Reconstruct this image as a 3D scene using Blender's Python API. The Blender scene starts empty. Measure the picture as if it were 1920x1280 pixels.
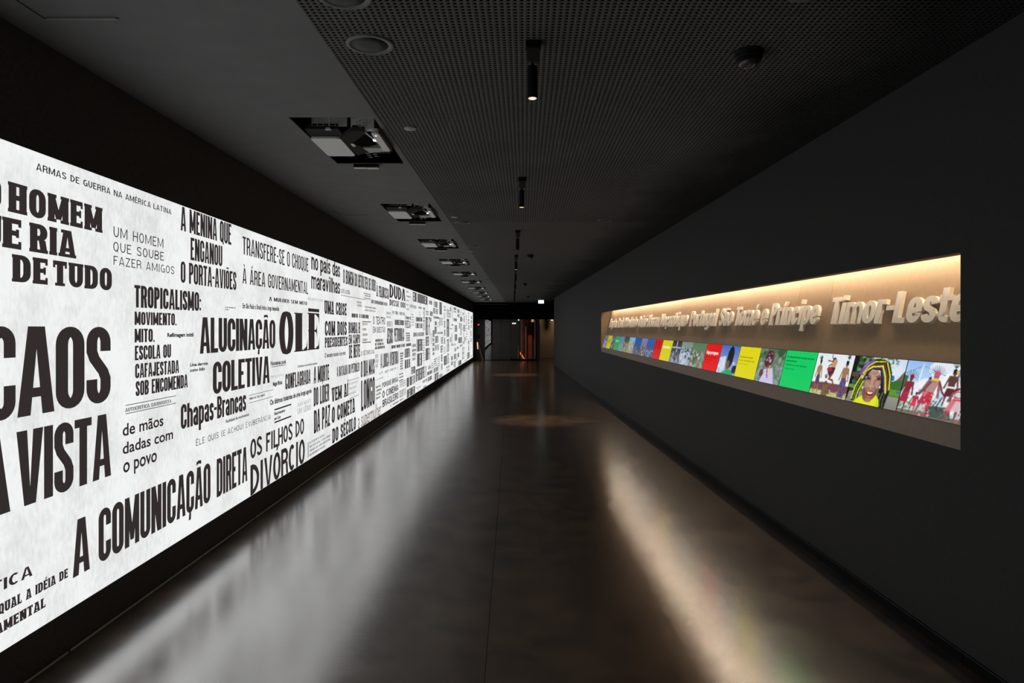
import bpy, bmesh, math, random
import numpy as np
from mathutils import Vector, Matrix

# ------------------------------------------------------------------ camera, world, exposure
S = bpy.context.scene
COL = S.collection
cam_d = bpy.data.cameras.new('camera'); cam_d.sensor_width = 36.0; cam_d.lens = 24.0
cam_d.shift_y = -23.0 / 1920.0; cam_d.clip_start = 0.05; cam_d.clip_end = 200
cam = bpy.data.objects.new('camera', cam_d); COL.objects.link(cam)
cam.location = (0, 0, 1.6); cam.rotation_euler = (math.pi / 2, 0, 0)
S.camera = cam
W = bpy.data.worlds.new('world'); S.world = W; W.use_nodes = True
W.node_tree.nodes['Background'].inputs[0].default_value = (0.5, 0.52, 0.55, 1)
W.node_tree.nodes['Background'].inputs[1].default_value = 0.002
S.view_settings.view_transform = 'Standard'
S.view_settings.look = 'None'
S.view_settings.exposure = 0.0
S.view_settings.gamma = 1.0
S.view_settings.use_curve_mapping = False
SCREEN_POWER = 0.95          # the wall projection
LED_POWER = 52.0             # warm strip hidden in the top slot of the niche
rnd = random.Random(7)

# ------------------------------------------------------------------ measuring
F, CX, HY, EYE = 1280.0, 960.0, 617.0, 1.6
XL0, ML = -2.230, 0.0086         # left wall:  x = XL0 + ML*y
XR0, MR = 2.208, -0.0128         # right wall: x = XR0 + MR*y
CEIL = 2.945
Y0, YE = -5.0, 34.6              # corridor extent
def yl(px): return XL0 / ((px - CX) / F - ML)
def zl(px, py): return EYE + (HY - py) / F * yl(px)
def xw(y): return XR0 + MR * y
def xl(y): return XL0 + ML * y

# ------------------------------------------------------------------ materials
MATS = {}
def mat(name, col=(0.5, 0.5, 0.5), rough=0.5, metal=0.0, emit=None, power=0.0, spec=0.5, noise=0.0, nscale=20.0, bump=0.0):
    if name in MATS: return MATS[name]
    m = bpy.data.materials.new(name); m.use_nodes = True
    nt = m.node_tree; b = nt.nodes['Principled BSDF']
    b.inputs['Base Color'].default_value = (*col, 1)
    b.inputs['Roughness'].default_value = rough
    b.inputs['Metallic'].default_value = metal
    b.inputs['Specular IOR Level'].default_value = spec
    if emit:
        b.inputs['Emission Color'].default_value = (*emit, 1)
        b.inputs['Emission Strength'].default_value = power
    if noise or bump:
        tc = nt.nodes.new('ShaderNodeTexCoord'); n = nt.nodes.new('ShaderNodeTexNoise')
        n.inputs['Scale'].default_value = nscale; n.inputs['Detail'].default_value = 5
        nt.links.new(tc.outputs['Object'], n.inputs['Vector'])
        if noise:
            r = nt.nodes.new('ShaderNodeMapRange')
            r.inputs['From Min'].default_value = 0.3; r.inputs['From Max'].default_value = 0.7
            r.inputs['To Min'].default_value = 1 - noise; r.inputs['To Max'].default_value = 1 + noise
            nt.links.new(n.outputs['Fac'], r.inputs['Value'])
            v = nt.nodes.new('ShaderNodeVectorMath'); v.operation = 'SCALE'
            v.inputs[0].default_value = col
            nt.links.new(r.outputs['Result'], v.inputs['Scale'])
            nt.links.new(v.outputs['Vector'], b.inputs['Base Color'])
        if bump:
            bp = nt.nodes.new('ShaderNodeBump'); bp.inputs['Strength'].default_value = bump
            bp.inputs['Distance'].default_value = 0.01
            nt.links.new(n.outputs['Fac'], bp.inputs['Height'])
            nt.links.new(bp.outputs['Normal'], b.inputs['Normal'])
    MATS[name] = m
    return m

M_BLACKWALL = mat('black_wall_paint', (0.085, 0.080, 0.076), 0.85, noise=0.15, nscale=60, spec=0.2)
M_GREYWALL = mat('charcoal_wall_paint', (0.030, 0.030, 0.0295), 0.75, noise=0.10, nscale=40, bump=0.02, spec=0.3)
M_PLASTER = mat('grey_ceiling_plaster', (0.17, 0.168, 0.17), 0.8, noise=0.06, nscale=6, spec=0.2)
M_PERF = mat('grey_perforated_board', (0.105, 0.100, 0.099), 0.8, noise=0.10, nscale=1.7, spec=0.2)
M_VOID = mat('black_void', (0.003, 0.003, 0.003), 0.95, spec=0.0)
M_SKIRT = mat('black_skirting', (0.005, 0.005, 0.005), 0.6, spec=0.08)
M_EDGE = mat('grey_metal_edge', (0.30, 0.30, 0.30), 0.35, metal=0.8)
M_STRIP = mat('pale_edge_strip', (0.82, 0.82, 0.80), 0.4)  # pale colour stands in for the glint along the metal edge
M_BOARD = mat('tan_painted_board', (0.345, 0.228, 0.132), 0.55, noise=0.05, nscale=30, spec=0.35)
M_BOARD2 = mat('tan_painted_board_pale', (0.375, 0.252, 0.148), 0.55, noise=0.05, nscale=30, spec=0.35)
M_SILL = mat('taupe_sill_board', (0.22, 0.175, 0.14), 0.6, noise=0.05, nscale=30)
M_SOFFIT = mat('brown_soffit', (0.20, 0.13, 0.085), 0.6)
M_CREAM = mat('cream_lettering', (0.93, 0.84, 0.70), 0.5)
M_INK = mat('projected_ink', (0.010, 0.009, 0.009), 0.8, emit=(0.034, 0.026, 0.026), power=1.0, spec=0.0)
M_INKGREY = mat('projected_grey_ink', (0.010, 0.009, 0.009), 0.8, emit=(0.16, 0.155, 0.15), power=1.0, spec=0.0)
M_INKBROWN = mat('projected_brown_ink', (0.010, 0.009, 0.009), 0.8, emit=(0.17, 0.10, 0.075), power=1.0, spec=0.0)
M_BLACKMETAL = mat('black_metal', (0.006, 0.006, 0.006), 0.55, spec=0.15)
M_LAMP = mat('warm_lamp_glow', (0.8, 0.7, 0.5), 0.5, emit=(1.0, 0.84, 0.62), power=2.2)
M_LAMPDIM = mat('warm_lamp_dim', (0.8, 0.7, 0.5), 0.5, emit=(1.0, 0.70, 0.42), power=0.9)
M_LAMPOFF = mat('lamp_glass_dark', (0.05, 0.045, 0.04), 0.2)
M_CASE = mat('light_grey_plastic', (0.66, 0.65, 0.62), 0.45)
M_CASE2 = mat('mid_grey_plastic', (0.30, 0.295, 0.29), 0.45)
M_CASEDK = mat('dark_grey_plastic', (0.010, 0.010, 0.010), 0.7, spec=0.08)
M_GLOSSDK = mat('smoked_gloss_plastic', (0.055, 0.050, 0.044), 0.6, spec=0.0)
M_BROWNSIDE = mat('brown_grey_plastic', (0.09, 0.062, 0.054), 0.6, spec=0.2)
M_BUTTON = mat('button_grey', (0.25, 0.25, 0.25), 0.5)
M_LABELDK = mat('navy_label', (0.02, 0.025, 0.05), 0.4)
M_LENSGLOW = mat('lens_glow', (0.9, 0.9, 0.85), 0.1, emit=(1.0, 0.95, 0.82), power=2.2)
M_BLUE = mat('blue_indicator_light', (0.1, 0.2, 1), 0.3, emit=(0.35, 0.5, 1.0), power=4.0)
M_RIM = mat('grey_speaker_rim', (0.12, 0.12, 0.12), 0.5)
M_MESHDK = mat('dark_speaker_mesh', (0.012, 0.011, 0.010), 0.6)
M_DISC = mat('pale_grey_disc', (0.30, 0.30, 0.30), 0.5)
M_DOME = mat('smoked_dome', (0.06, 0.045, 0.045), 0.12)
M_RED = mat('red_indicator_light', (1, 0.05, 0.05), 0.3, emit=(1.0, 0.05, 0.06), power=1.4)
M_WHITE = mat('white_sign_face', (0.9, 0.9, 0.9), 0.4, emit=(0.86, 1.0, 0.98), power=1.4)
M_SIGNMARK = mat('sign_mark', (0.1, 0.3, 0.2), 0.4, emit=(0.35, 0.62, 0.52), power=1.0)
M_GROUT = mat('dark_joint', (0.01, 0.009, 0.008), 0.8)
M_STEEL = mat('dark_brushed_steel', (0.085, 0.078, 0.072), 0.33, metal=0.85, noise=0.10, nscale=3)
M_MIRROR = mat('smoked_mirror', (0.27, 0.27, 0.27), 0.008, metal=1.0)
M_RUST = mat('rust_red_panel', (0.15, 0.03, 0.012), 0.35, noise=0.35, nscale=4)
M_DARKRED = mat('dark_red_panel', (0.02, 0.006, 0.005), 0.4)
M_POST = mat('pale_metal_post', (0.42, 0.33, 0.24), 0.35, metal=0.5)
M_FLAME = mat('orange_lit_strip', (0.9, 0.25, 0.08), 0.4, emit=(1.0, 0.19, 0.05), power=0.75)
M_WARMWALL = mat('beige_back_wall', (0.30, 0.235, 0.17), 0.8, noise=0.05, nscale=8)
M_WOOD = mat('brown_rail', (0.10, 0.06, 0.035), 0.4)

# LED strip
M_LED = bpy.data.materials.new('warm_led_strip'); M_LED.use_nodes = True
b = M_LED.node_tree.nodes['Principled BSDF']
b.inputs['Emission Color'].default_value = (1.0, 0.86, 0.67, 1); b.inputs['Emission Strength'].default_value = LED_POWER

# projected screen: white with faint paper fibres
M_SCREEN = bpy.data.materials.new('projected_paper'); M_SCREEN.use_nodes = True
nt = M_SCREEN.node_tree; b = nt.nodes['Principled BSDF']
b.inputs['Base Color'].default_value = (0.25, 0.25, 0.25, 1); b.inputs['Roughness'].default_value = 0.9
tc = nt.nodes.new('ShaderNodeTexCoord')
mp = nt.nodes.new('ShaderNodeMapping'); mp.inputs['Scale'].default_value = (1, 12, 6)
nz = nt.nodes.new('ShaderNodeTexNoise'); nz.inputs['Scale'].default_value = 3.2; nz.inputs['Detail'].default_value = 8; nz.inputs['Roughness'].default_value = 0.65
nz2 = nt.nodes.new('ShaderNodeTexNoise'); nz2.inputs['Scale'].default_value = 3.0; nz2.inputs['Detail'].default_value = 6
nt.links.new(tc.outputs['Object'], mp.inputs['Vector']); nt.links.new(mp.outputs['Vector'], nz.inputs['Vector'])
nt.links.new(tc.outputs['Object'], nz2.inputs['Vector'])
ad = nt.nodes.new('ShaderNodeMath'); ad.operation = 'ADD'
nt.links.new(nz.outputs['Fac'], ad.inputs[0]); nt.links.new(nz2.outputs['Fac'], ad.inputs[1])
cr = nt.nodes.new('ShaderNodeValToRGB')
cr.color_ramp.elements[0].position = 0.30; cr.color_ramp.elements[0].color = (0.66, 0.675, 0.67, 1)
cr.color_ramp.elements[1].position = 0.56; cr.color_ramp.elements[1].color = (0.93, 0.945, 0.945, 1)
hf = nt.nodes.new('ShaderNodeMath'); hf.operation = 'MULTIPLY'; hf.inputs[1].default_value = 0.5
nt.links.new(ad.outputs[0], hf.inputs[0]); nt.links.new(hf.outputs[0], cr.inputs['Fac'])
nt.links.new(cr.outputs['Color'], b.inputs['Emission Color']); b.inputs['Emission Strength'].default_value = SCREEN_POWER

# floor: dark polished linoleum with clouds, fine scuffs and a soft gloss
M_FLOOR = bpy.data.materials.new('polished_dark_floor'); M_FLOOR.use_nodes = True
nt = M_FLOOR.node_tree; b = nt.nodes['Principled BSDF']
tc = nt.nodes.new('ShaderNodeTexCoord')
n1 = nt.nodes.new('ShaderNodeTexNoise'); n1.inputs['Scale'].default_value = 3.5; n1.inputs['Detail'].default_value = 11; n1.inputs['Roughness'].default_value = 0.72
n2 = nt.nodes.new('ShaderNodeTexNoise'); n2.inputs['Scale'].default_value = 70; n2.inputs['Detail'].default_value = 4
nt.links.new(tc.outputs['Object'], n1.inputs['Vector']); nt.links.new(tc.outputs['Object'], n2.inputs['Vector'])
cr = nt.nodes.new('ShaderNodeValToRGB')
cr.color_ramp.elements[0].position = 0.36; cr.color_ramp.elements[0].color = (0.040, 0.023, 0.012, 1)
cr.color_ramp.elements[1].position = 0.66; cr.color_ramp.elements[1].color = (0.175, 0.105, 0.058, 1)
nt.links.new(n1.outputs['Fac'], cr.inputs['Fac']); nt.links.new(cr.outputs['Color'], b.inputs['Base Color'])
mr = nt.nodes.new('ShaderNodeMapRange'); mr.inputs['From Min'].default_value = 0.3; mr.inputs['From Max'].default_value = 0.7
mr.inputs['To Min'].default_value = 0.18; mr.inputs['To Max'].default_value = 0.22
nt.links.new(n1.outputs['Fac'], mr.inputs['Value']); nt.links.new(mr.outputs['Result'], b.inputs['Roughness'])
b.inputs['IOR'].default_value = 6.0
ms = nt.nodes.new('ShaderNodeMapping'); ms.inputs['Scale'].default_value = (4, 40, 1)
n3 = nt.nodes.new('ShaderNodeTexNoise'); n3.inputs['Scale'].default_value = 1.4; n3.inputs['Detail'].default_value = 6
nt.links.new(tc.outputs['Object'], ms.inputs['Vector']); nt.links.new(ms.outputs['Vector'], n3.inputs['Vector'])
bp = nt.nodes.new('ShaderNodeBump'); bp.inputs['Strength'].default_value = 0.05; bp.inputs['Distance'].default_value = 0.004
nt.links.new(n3.outputs['Fac'], bp.inputs['Height'])
bp2 = nt.nodes.new('ShaderNodeBump'); bp2.inputs['Strength'].default_value = 0.05; bp2.inputs['Distance'].default_value = 0.002
nt.links.new(n2.outputs['Fac'], bp2.inputs['Height']); nt.links.new(bp.outputs['Normal'], bp2.inputs['Normal'])
nt.links.new(bp2.outputs['Normal'], b.inputs['Normal'])

# far perforated board: same pitch as the drilled board near by, dark dots
PITCH = 0.0276
M_PERFFAR = bpy.data.materials.new('perforated_board_far'); M_PERFFAR.use_nodes = True
nt = M_PERFFAR.node_tree; b = nt.nodes['Principled BSDF']; b.inputs['Roughness'].default_value = 0.8; b.inputs['Specular IOR Level'].default_value = 0.2
tc = nt.nodes.new('ShaderNodeTexCoord'); sc = nt.nodes.new('ShaderNodeVectorMath'); sc.operation = 'SCALE'; sc.inputs['Scale'].default_value = 1 / PITCH
fr = nt.nodes.new('ShaderNodeVectorMath'); fr.operation = 'FRACTION'
sb = nt.nodes.new('ShaderNodeVectorMath'); sb.operation = 'SUBTRACT'; sb.inputs[1].default_value = (0.5, 0.5, 0)
mu = nt.nodes.new('ShaderNodeVectorMath'); mu.operation = 'MULTIPLY'; mu.inputs[1].default_value = (1, 1, 0)
ln = nt.nodes.new('ShaderNodeVectorMath'); ln.operation = 'LENGTH'
lt = nt.nodes.new('ShaderNodeMath'); lt.operation = 'LESS_THAN'; lt.inputs[1].default_value = 0.235
mx = nt.nodes.new('ShaderNodeMix'); mx.data_type = 'RGBA'
mx.inputs['A'].default_value = (0.105, 0.100, 0.099, 1); mx.inputs['B'].default_value = (0.004, 0.004, 0.004, 1)
nt.links.new(tc.outputs['UV'], sc.inputs[0]); nt.links.new(sc.outputs[0], fr.inputs[0]); nt.links.new(fr.outputs[0], sb.inputs[0])
nt.links.new(sb.outputs[0], mu.inputs[0]); nt.links.new(mu.outputs[0], ln.inputs[0]); nt.links.new(ln.outputs['Value'], lt.inputs[0])
nt.links.new(lt.outputs[0], mx.inputs['Factor']); nt.links.new(mx.outputs['Result'], b.inputs['Base Color'])

def darken_right(m, src=None):
    """board colour darkened along the right wall, with an irregular border"""
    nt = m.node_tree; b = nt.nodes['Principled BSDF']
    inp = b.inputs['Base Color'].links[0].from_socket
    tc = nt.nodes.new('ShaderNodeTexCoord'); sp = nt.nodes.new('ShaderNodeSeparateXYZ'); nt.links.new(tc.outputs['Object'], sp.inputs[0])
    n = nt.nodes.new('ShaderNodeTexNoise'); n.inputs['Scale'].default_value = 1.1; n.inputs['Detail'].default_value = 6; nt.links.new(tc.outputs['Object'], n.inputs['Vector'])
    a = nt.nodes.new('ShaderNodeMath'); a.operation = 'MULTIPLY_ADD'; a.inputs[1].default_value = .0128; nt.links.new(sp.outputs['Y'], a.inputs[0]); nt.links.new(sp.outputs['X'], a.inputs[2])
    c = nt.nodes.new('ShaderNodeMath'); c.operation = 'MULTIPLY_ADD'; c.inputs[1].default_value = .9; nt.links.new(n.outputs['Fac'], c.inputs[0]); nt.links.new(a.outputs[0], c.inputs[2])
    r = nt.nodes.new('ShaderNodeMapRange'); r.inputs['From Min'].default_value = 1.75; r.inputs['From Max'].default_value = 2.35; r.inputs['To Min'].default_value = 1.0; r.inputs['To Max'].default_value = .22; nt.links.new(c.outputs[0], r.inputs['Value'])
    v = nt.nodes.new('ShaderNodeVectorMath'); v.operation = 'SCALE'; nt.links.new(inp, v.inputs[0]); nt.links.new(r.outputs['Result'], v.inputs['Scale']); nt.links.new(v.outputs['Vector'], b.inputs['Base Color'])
darken_right(M_PERF); darken_right(M_PERFFAR)  # both boards turn darker, unevenly, towards the right wall

# picture material reading the painted picture colours
M_PIC = bpy.data.materials.new('display_picture'); M_PIC.use_nodes = True
nt = M_PIC.node_tree; b = nt.nodes['Principled BSDF']; b.inputs['Base Color'].default_value = (0.01, 0.01, 0.01, 1); b.inputs['Roughness'].default_value = 0.3; b.inputs['Specular IOR Level'].default_value = 0.08
at = nt.nodes.new('ShaderNodeAttribute'); at.attribute_name = 'picture'
nt.links.new(at.outputs['Color'], b.inputs['Emission Color']); b.inputs['Emission Strength'].default_value = 0.95

# ------------------------------------------------------------------ mesh helpers
def obj(name, me, m=None, parent=None):
    o = bpy.data.objects.new(name, me); COL.objects.link(o)
    if m is not None and len(me.materials) == 0: me.materials.append(m)
    if parent: o.parent = parent
    return o
def tag(o, label=None, cat=None, group=None, kind=None):
    if label: o['label'] = label
    if cat: o['category'] = cat
    if group: o['group'] = group
    if kind: o['kind'] = kind
    return o
def empty(name, loc=(0, 0, 0), label=None, cat=None, group=None):
    o = bpy.data.objects.new(name, None); COL.objects.link(o); o.location = loc
    o.empty_display_size = 0.1
    return tag(o, label, cat, group)
class MB:
    def __init__(s): s.v = []; s.f = []
    def poly(s, pts):
        n = len(s.v); s.v += [tuple(p) for p in pts]; s.f.append(tuple(range(n, n + len(pts)))); return s
    def hexa(s, a, b):
        """a: 4 pts, b: 4 matching pts -> closed box"""
        n = len(s.v); s.v += [tuple(p) for p in a] + [tuple(p) for p in b]
        s.f += [(n + 3, n + 2, n + 1, n), (n + 4, n + 5, n + 6, n + 7)]
        for i in range(4):
            j = (i + 1) % 4; s.f.append((n + i, n + j, n + 4 + j, n + 4 + i))
        return s
    def box(s, x0, y0, z0, x1, y1, z1):
        return s.hexa([(x0, y0, z0), (x1, y0, z0), (x1, y1, z0), (x0, y1, z0)], [(x0, y0, z1), (x1, y0, z1), (x1, y1, z1), (x0, y1, z1)])
    def lathe(s, prof, cx=0, cy=0, n=28, cap=True):
        base = len(s.v)
        for (r, z) in prof:
            for i in range(n):
                a = 2 * math.pi * i / n; s.v.append((cx + r * math.cos(a), cy + r * math.sin(a), z))
        for k in range(len(prof) - 1):
            for i in range(n):
                j = (i + 1) % n
                s.f.append((base + k * n + i, base + k * n + j, base + (k + 1) * n + j, base + (k + 1) * n + i))
        if cap:
            s.f.append(tuple(base + i for i in range(n))[::-1]); s.f.append(tuple(base + (len(prof) - 1) * n + i for i in range(n)))
        return s
    def prism(s, outline, z0, z1):
        n = len(outline); b0 = len(s.v)
        s.v += [(x, y, z0) for x, y in outline] + [(x, y, z1) for x, y in outline]
        s.f.append(tuple(range(b0, b0 + n))[::-1]); s.f.append(tuple(range(b0 + n, b0 + 2 * n)))
        for i in range(n):
            j = (i + 1) % n; s.f.append((b0 + i, b0 + j, b0 + n + j, b0 + n + i))
        return s
    def mesh(s, name, fix=True, smooth=False):
        me = bpy.data.meshes.new(name); me.from_pydata(s.v, [], s.f); me.update()
        if fix:
            bm = bmesh.new(); bm.from_mesh(me); bmesh.ops.recalc_face_normals(bm, faces=bm.faces); bm.to_mesh(me); bm.free()
        if smooth:
            me.polygons.foreach_set('use_smooth', [True] * len(me.polygons))
        return me
    def build(s, name, m, parent=None, bevel=0.0, smooth=False, fix=True):
        me = s.mesh(name, fix, smooth)
        if bevel:
            bm = bmesh.new(); bm.from_mesh(me)
            bmesh.ops.bevel(bm, geom=bm.edges[:], offset=bevel, segments=2, affect='EDGES', clamp_overlap=True)
            bm.to_mesh(me); bm.free()
        return obj(name, me, m, parent)
def rrect(x0, y0, x1, y1, r, n=5):
    out = []
    for (cx, cy, a) in ((x1 - r, y1 - r, 0), (x0 + r, y1 - r, 90), (x0 + r, y0 + r, 180), (x1 - r, y0 + r, 270)):
        for i in range(n + 1):
            t = math.radians(a + 90 * i / n); out.append((cx + r * math.cos(t), cy + r * math.sin(t)))
    return out
def copy_tree(o, parent=None, dy=0.0):
    c = o.copy(); COL.objects.link(c)
    if parent: c.parent = parent
    for ch in [k for k in bpy.data.objects if k.parent == o]: copy_tree(ch, c)
    return c

# ------------------------------------------------------------------ shell
T = 0.15
# floor: slabs of the poured covering with fine joints over a dark bed
fl = MB().box(-2.5, Y0, -0.10, 4.5, 46, -0.012).build('floor', M_GROUT); tag(fl, kind='structure')
xs = [-2.5, -0.125, 4.5]; ysl = [Y0, 11.6, 23.0, 46]
for i in range(2):
    for j in range(3):
        g = 0.0014
        MB().box(xs[i] + (g if i else 0), ysl[j] + g, -0.012, xs[i + 1] - (g if i == 0 else 0), ysl[j + 1] - g, 0).build('floor_slab', M_FLOOR, fl)

# left wall (black), with the projection surface let in flush
ZST, ZSB, YSE = 2.421, 0.2077, 33.8
def lw(y, d=0.0): return xl(y) + d
w = MB().hexa([(lw(Y0, -.01), Y0, 0), (lw(YE, -.01), YE, 0), (lw(YE, -T), YE, 0), (lw(Y0, -T), Y0, 0)],
              [(lw(Y0, -.01), Y0, 3.3), (lw(YE, -.01), YE, 3.3), (lw(YE, -T), YE, 3.3), (lw(Y0, -T), Y0, 3.3)]).build('wall_left', M_BLACKWALL)
tag(w, kind='structure')
SY0 = -2.5
for (za, zb_) in ((0, ZSB), (ZST, CEIL + .02)):
    MB().hexa([(lw(Y0, 0), Y0, za), (lw(YE, 0), YE, za), (lw(YE, -.01), YE, za), (lw(Y0, -.01), Y0, za)],
              [(lw(Y0, 0), Y0, zb_), (lw(YE, 0), YE, zb_), (lw(YE, -.01), YE, zb_), (lw(Y0, -.01), Y0, zb_)]).build('wall_facing', M_BLACKWALL, w)
for (ya, yb) in ((Y0, SY0), (YSE, YE)):
    MB().hexa([(lw(ya, 0), ya, ZSB), (lw(yb, 0), yb, ZSB), (lw(yb, -.01), yb, ZSB), (lw(ya, -.01), ya, ZSB)],
              [(lw(ya, 0), ya, ZST), (lw(yb, 0), yb, ZST), (lw(yb, -.01), yb, ZST), (lw(ya, -.01), ya, ZST)]).build('wall_facing', M_BLACKWALL, w)
# slim metal edge where the black wall meets the floor, in lengths with small gaps
tr = empty('baseboard_left', (0, 0, 0)); tr['kind'] = 'structure'
y = 1.0
while y < 33:
    L = 2.4 if y < 9 else 1.8
    a, c = y, min(y + L - .02, 33)
    wob = rnd.uniform(-.001, .0015)
    MB().hexa([(lw(a, 0), a, .001), (lw(c, 0), c, .001), (lw(c, .006 + wob), c, .001), (lw(a, .006), a, .001)],
              [(lw(a, 0), a, .006), (lw(c, 0), c, .006 + wob), (lw(c, .004), c, .006 + wob), (lw(a, .004), a, .006)]).build('edge_strip', M_STRIP, tr)
    y += L

# right wall (charcoal) with the long opening
YN, YF = 3.297, 15.41
YRE = 29.7
NB, NT_ = 1.016, 1.971     # near end: opening bottom, top
FB, FT = 1.099, 1.985      # far end
w = MB()
def rbox(ya, yb, za0, za1, zb0, zb1, d0=0.0, d1=T):
    """block of the right wall from ya to yb; z range za0..za1 at ya and zb0..zb1 at yb"""
    return [(xw(ya) + d0, ya, za0), (xw(yb) + d0, yb, zb0), (xw(yb) + d1, yb, zb0), (xw(ya) + d1, ya, za0)], \
           [(xw(ya) + d0, ya, za1), (xw(yb) + d0, yb, zb1), (xw(yb) + d1, yb, zb1), (xw(ya) + d1, ya, za1)]
WT = 0.06
w.hexa(*rbox(Y0, YN, 0, 3.3, 0, 3.3, 0, WT)); w.hexa(*rbox(YF, YRE, 0, 3.3, 0, 3.3, 0, WT))
w.hexa(*rbox(YN, YF, 0, NB, 0, FB, 0, WT)); w.hexa(*rbox(YN, YF, NT_, 3.3, FT, 3.3, 0, WT))
wr = w.build('wall_right', M_GREYWALL); tag(wr, kind='structure')
MB().hexa([(xw(YRE) + WT, YRE - .12, 0), (4.5, YRE - .12, 0), (4.5, YRE, 0), (xw(YRE) + WT, YRE, 0)],
          [(xw(YRE) + WT, YRE - .12, 3.3), (4.5, YRE - .12, 3.3), (4.5, YRE, 3.3), (xw(YRE) + WT, YRE, 3.3)]).build('wall_return', M_GREYWALL, wr)
# skirting on the right, in lengths
sk = empty('baseboard_right'); sk['kind'] = 'structure'
y = -4.0
while y < 15.0:
    a, c = y, min(y + 2.42, 15.2)
    w2 = MB()
    w2.hexa(*rbox(a + .002, c - .002, 0, .055, 0, .055, -.014, -.0005)); w2.build('skirting_board', M_SKIRT, sk)
    w3 = MB(); w3.hexa(*rbox(a + .002, c - .002, .055, .0562, .055, .0562, -.0145, -.0125)); w3.build('top_edge', M_EDGE, sk)
    y += 2.42
w2 = MB(); w2.hexa(*rbox(15.2, YRE - .01, 0, .02, 0, .02, -.004, -.0005)); w2.build('skirting_board', M_SKIRT, sk)

# back of the corridor behind the camera
tag(MB().box(-2.6, Y0 - .15, 0, 2.7, Y0, 3.3).build('wall_back', M_GREYWALL), kind='structure')

# ------------------------------------------------------------------ ceiling
OPEN = [4.337, 7.326, 10.19, 13.09, 15.97, 18.75, 21.6, 24.4, 27.2, 30.0]
OX0, OX1, OLEN = -1.42, -0.878, 1.215
def bx(y): return -0.883 + 0.0184 * (y - 2.827) + 0.0
ce = empty('ceiling'); ce['kind'] = 'structure'
ys = [Y0]
for o_ in OPEN: ys += [o_, o_ + OLEN]
ys.append(YE)
pl = MB(); H0, H1 = CEIL, CEIL + 0.006
def slab(xa0, xa1, ya, xb0, xb1, yb):
    pl.hexa([(xa0, ya, H0), (xa1, ya, H0), (xb1, yb, H0), (xb0, yb, H0)], [(xa0, ya, H1), (xa1, ya, H1), (xb1, yb, H1), (xb0, yb, H1)])
HATCH = [(2.62, 0), (7.72, 1), (13.02, 1), (18.4, 1), (23.6, 1), (28.7, 1)]
HX0, HX1, HL = -2.03, -1.70, 0.34
hy = [Y0]
for h_, _ in HATCH: hy += [h_, h_ + HL]
hy.append(YE)
# strip along the wall with square hatch openings
for i in range(len(hy) - 1):
    a, c = hy[i], hy[i + 1]
    if i % 2 == 0:
        slab(-2.4, HX1, a, -2.4, HX1, c)
    else:
        slab(-2.4, HX0, a, -2.4, HX0, c)
slab(HX1, OX0, Y0, HX1, OX0, YE)
for i in range(len(ys) - 1):
    if i % 2 == 0 and i > 0: slab(OX0, OX1, ys[i], OX0, OX1, ys[i + 1])
slab(OX0, bx(Y0), Y0, OX0, bx(3.2), 3.2); slab(OX0, OX1, 3.2, OX0, OX1, OPEN[0])
pl.hexa([(OX1, 3.2, H0), (bx(3.2) + .001, 3.2, H0), (bx(YE) + .001, YE, H0), (OX1, YE, H0)], [(OX1, 3.2, H1), (bx(3.2) + .001, 3.2, H1), (bx(YE) + .001, YE, H1), (OX1, YE, H1)])
pl.build('plaster_ceiling', M_PLASTER, ce)
for h_, _ in HATCH:
    hp = MB().box(HX0 + .004, h_ + .004, CEIL + .004, HX1 - .004, h_ + HL - .004, CEIL + .02).build('access_hatch', M_PLASTER, ce)
    MB().box(HX0 + .02, h_ + HL - .012, CEIL - .006, HX1 - .01, h_ + HL - .004, CEIL + .004).build('hatch_lip', M_CASE2, hp)
    MB().box(HX0 - .02, h_ - .02, CEIL + .032, HX1 + .02, h_ + HL + .02, CEIL + .04).build('hatch_backing', M_VOID, hp)
# void above the projector openings and the perforated board
MB().box(-1.75, 1, 3.35, -0.8, YE, 3.37).box(-1.77, 1, CEIL + .03, -1.75, YE, 3.35).build('ceiling_void', M_VOID, ce)
MB().box(-1.2, Y0, CEIL + .30, 2.35, YE, CEIL + .31).build('ceiling_felt', M_VOID, ce)

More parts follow.
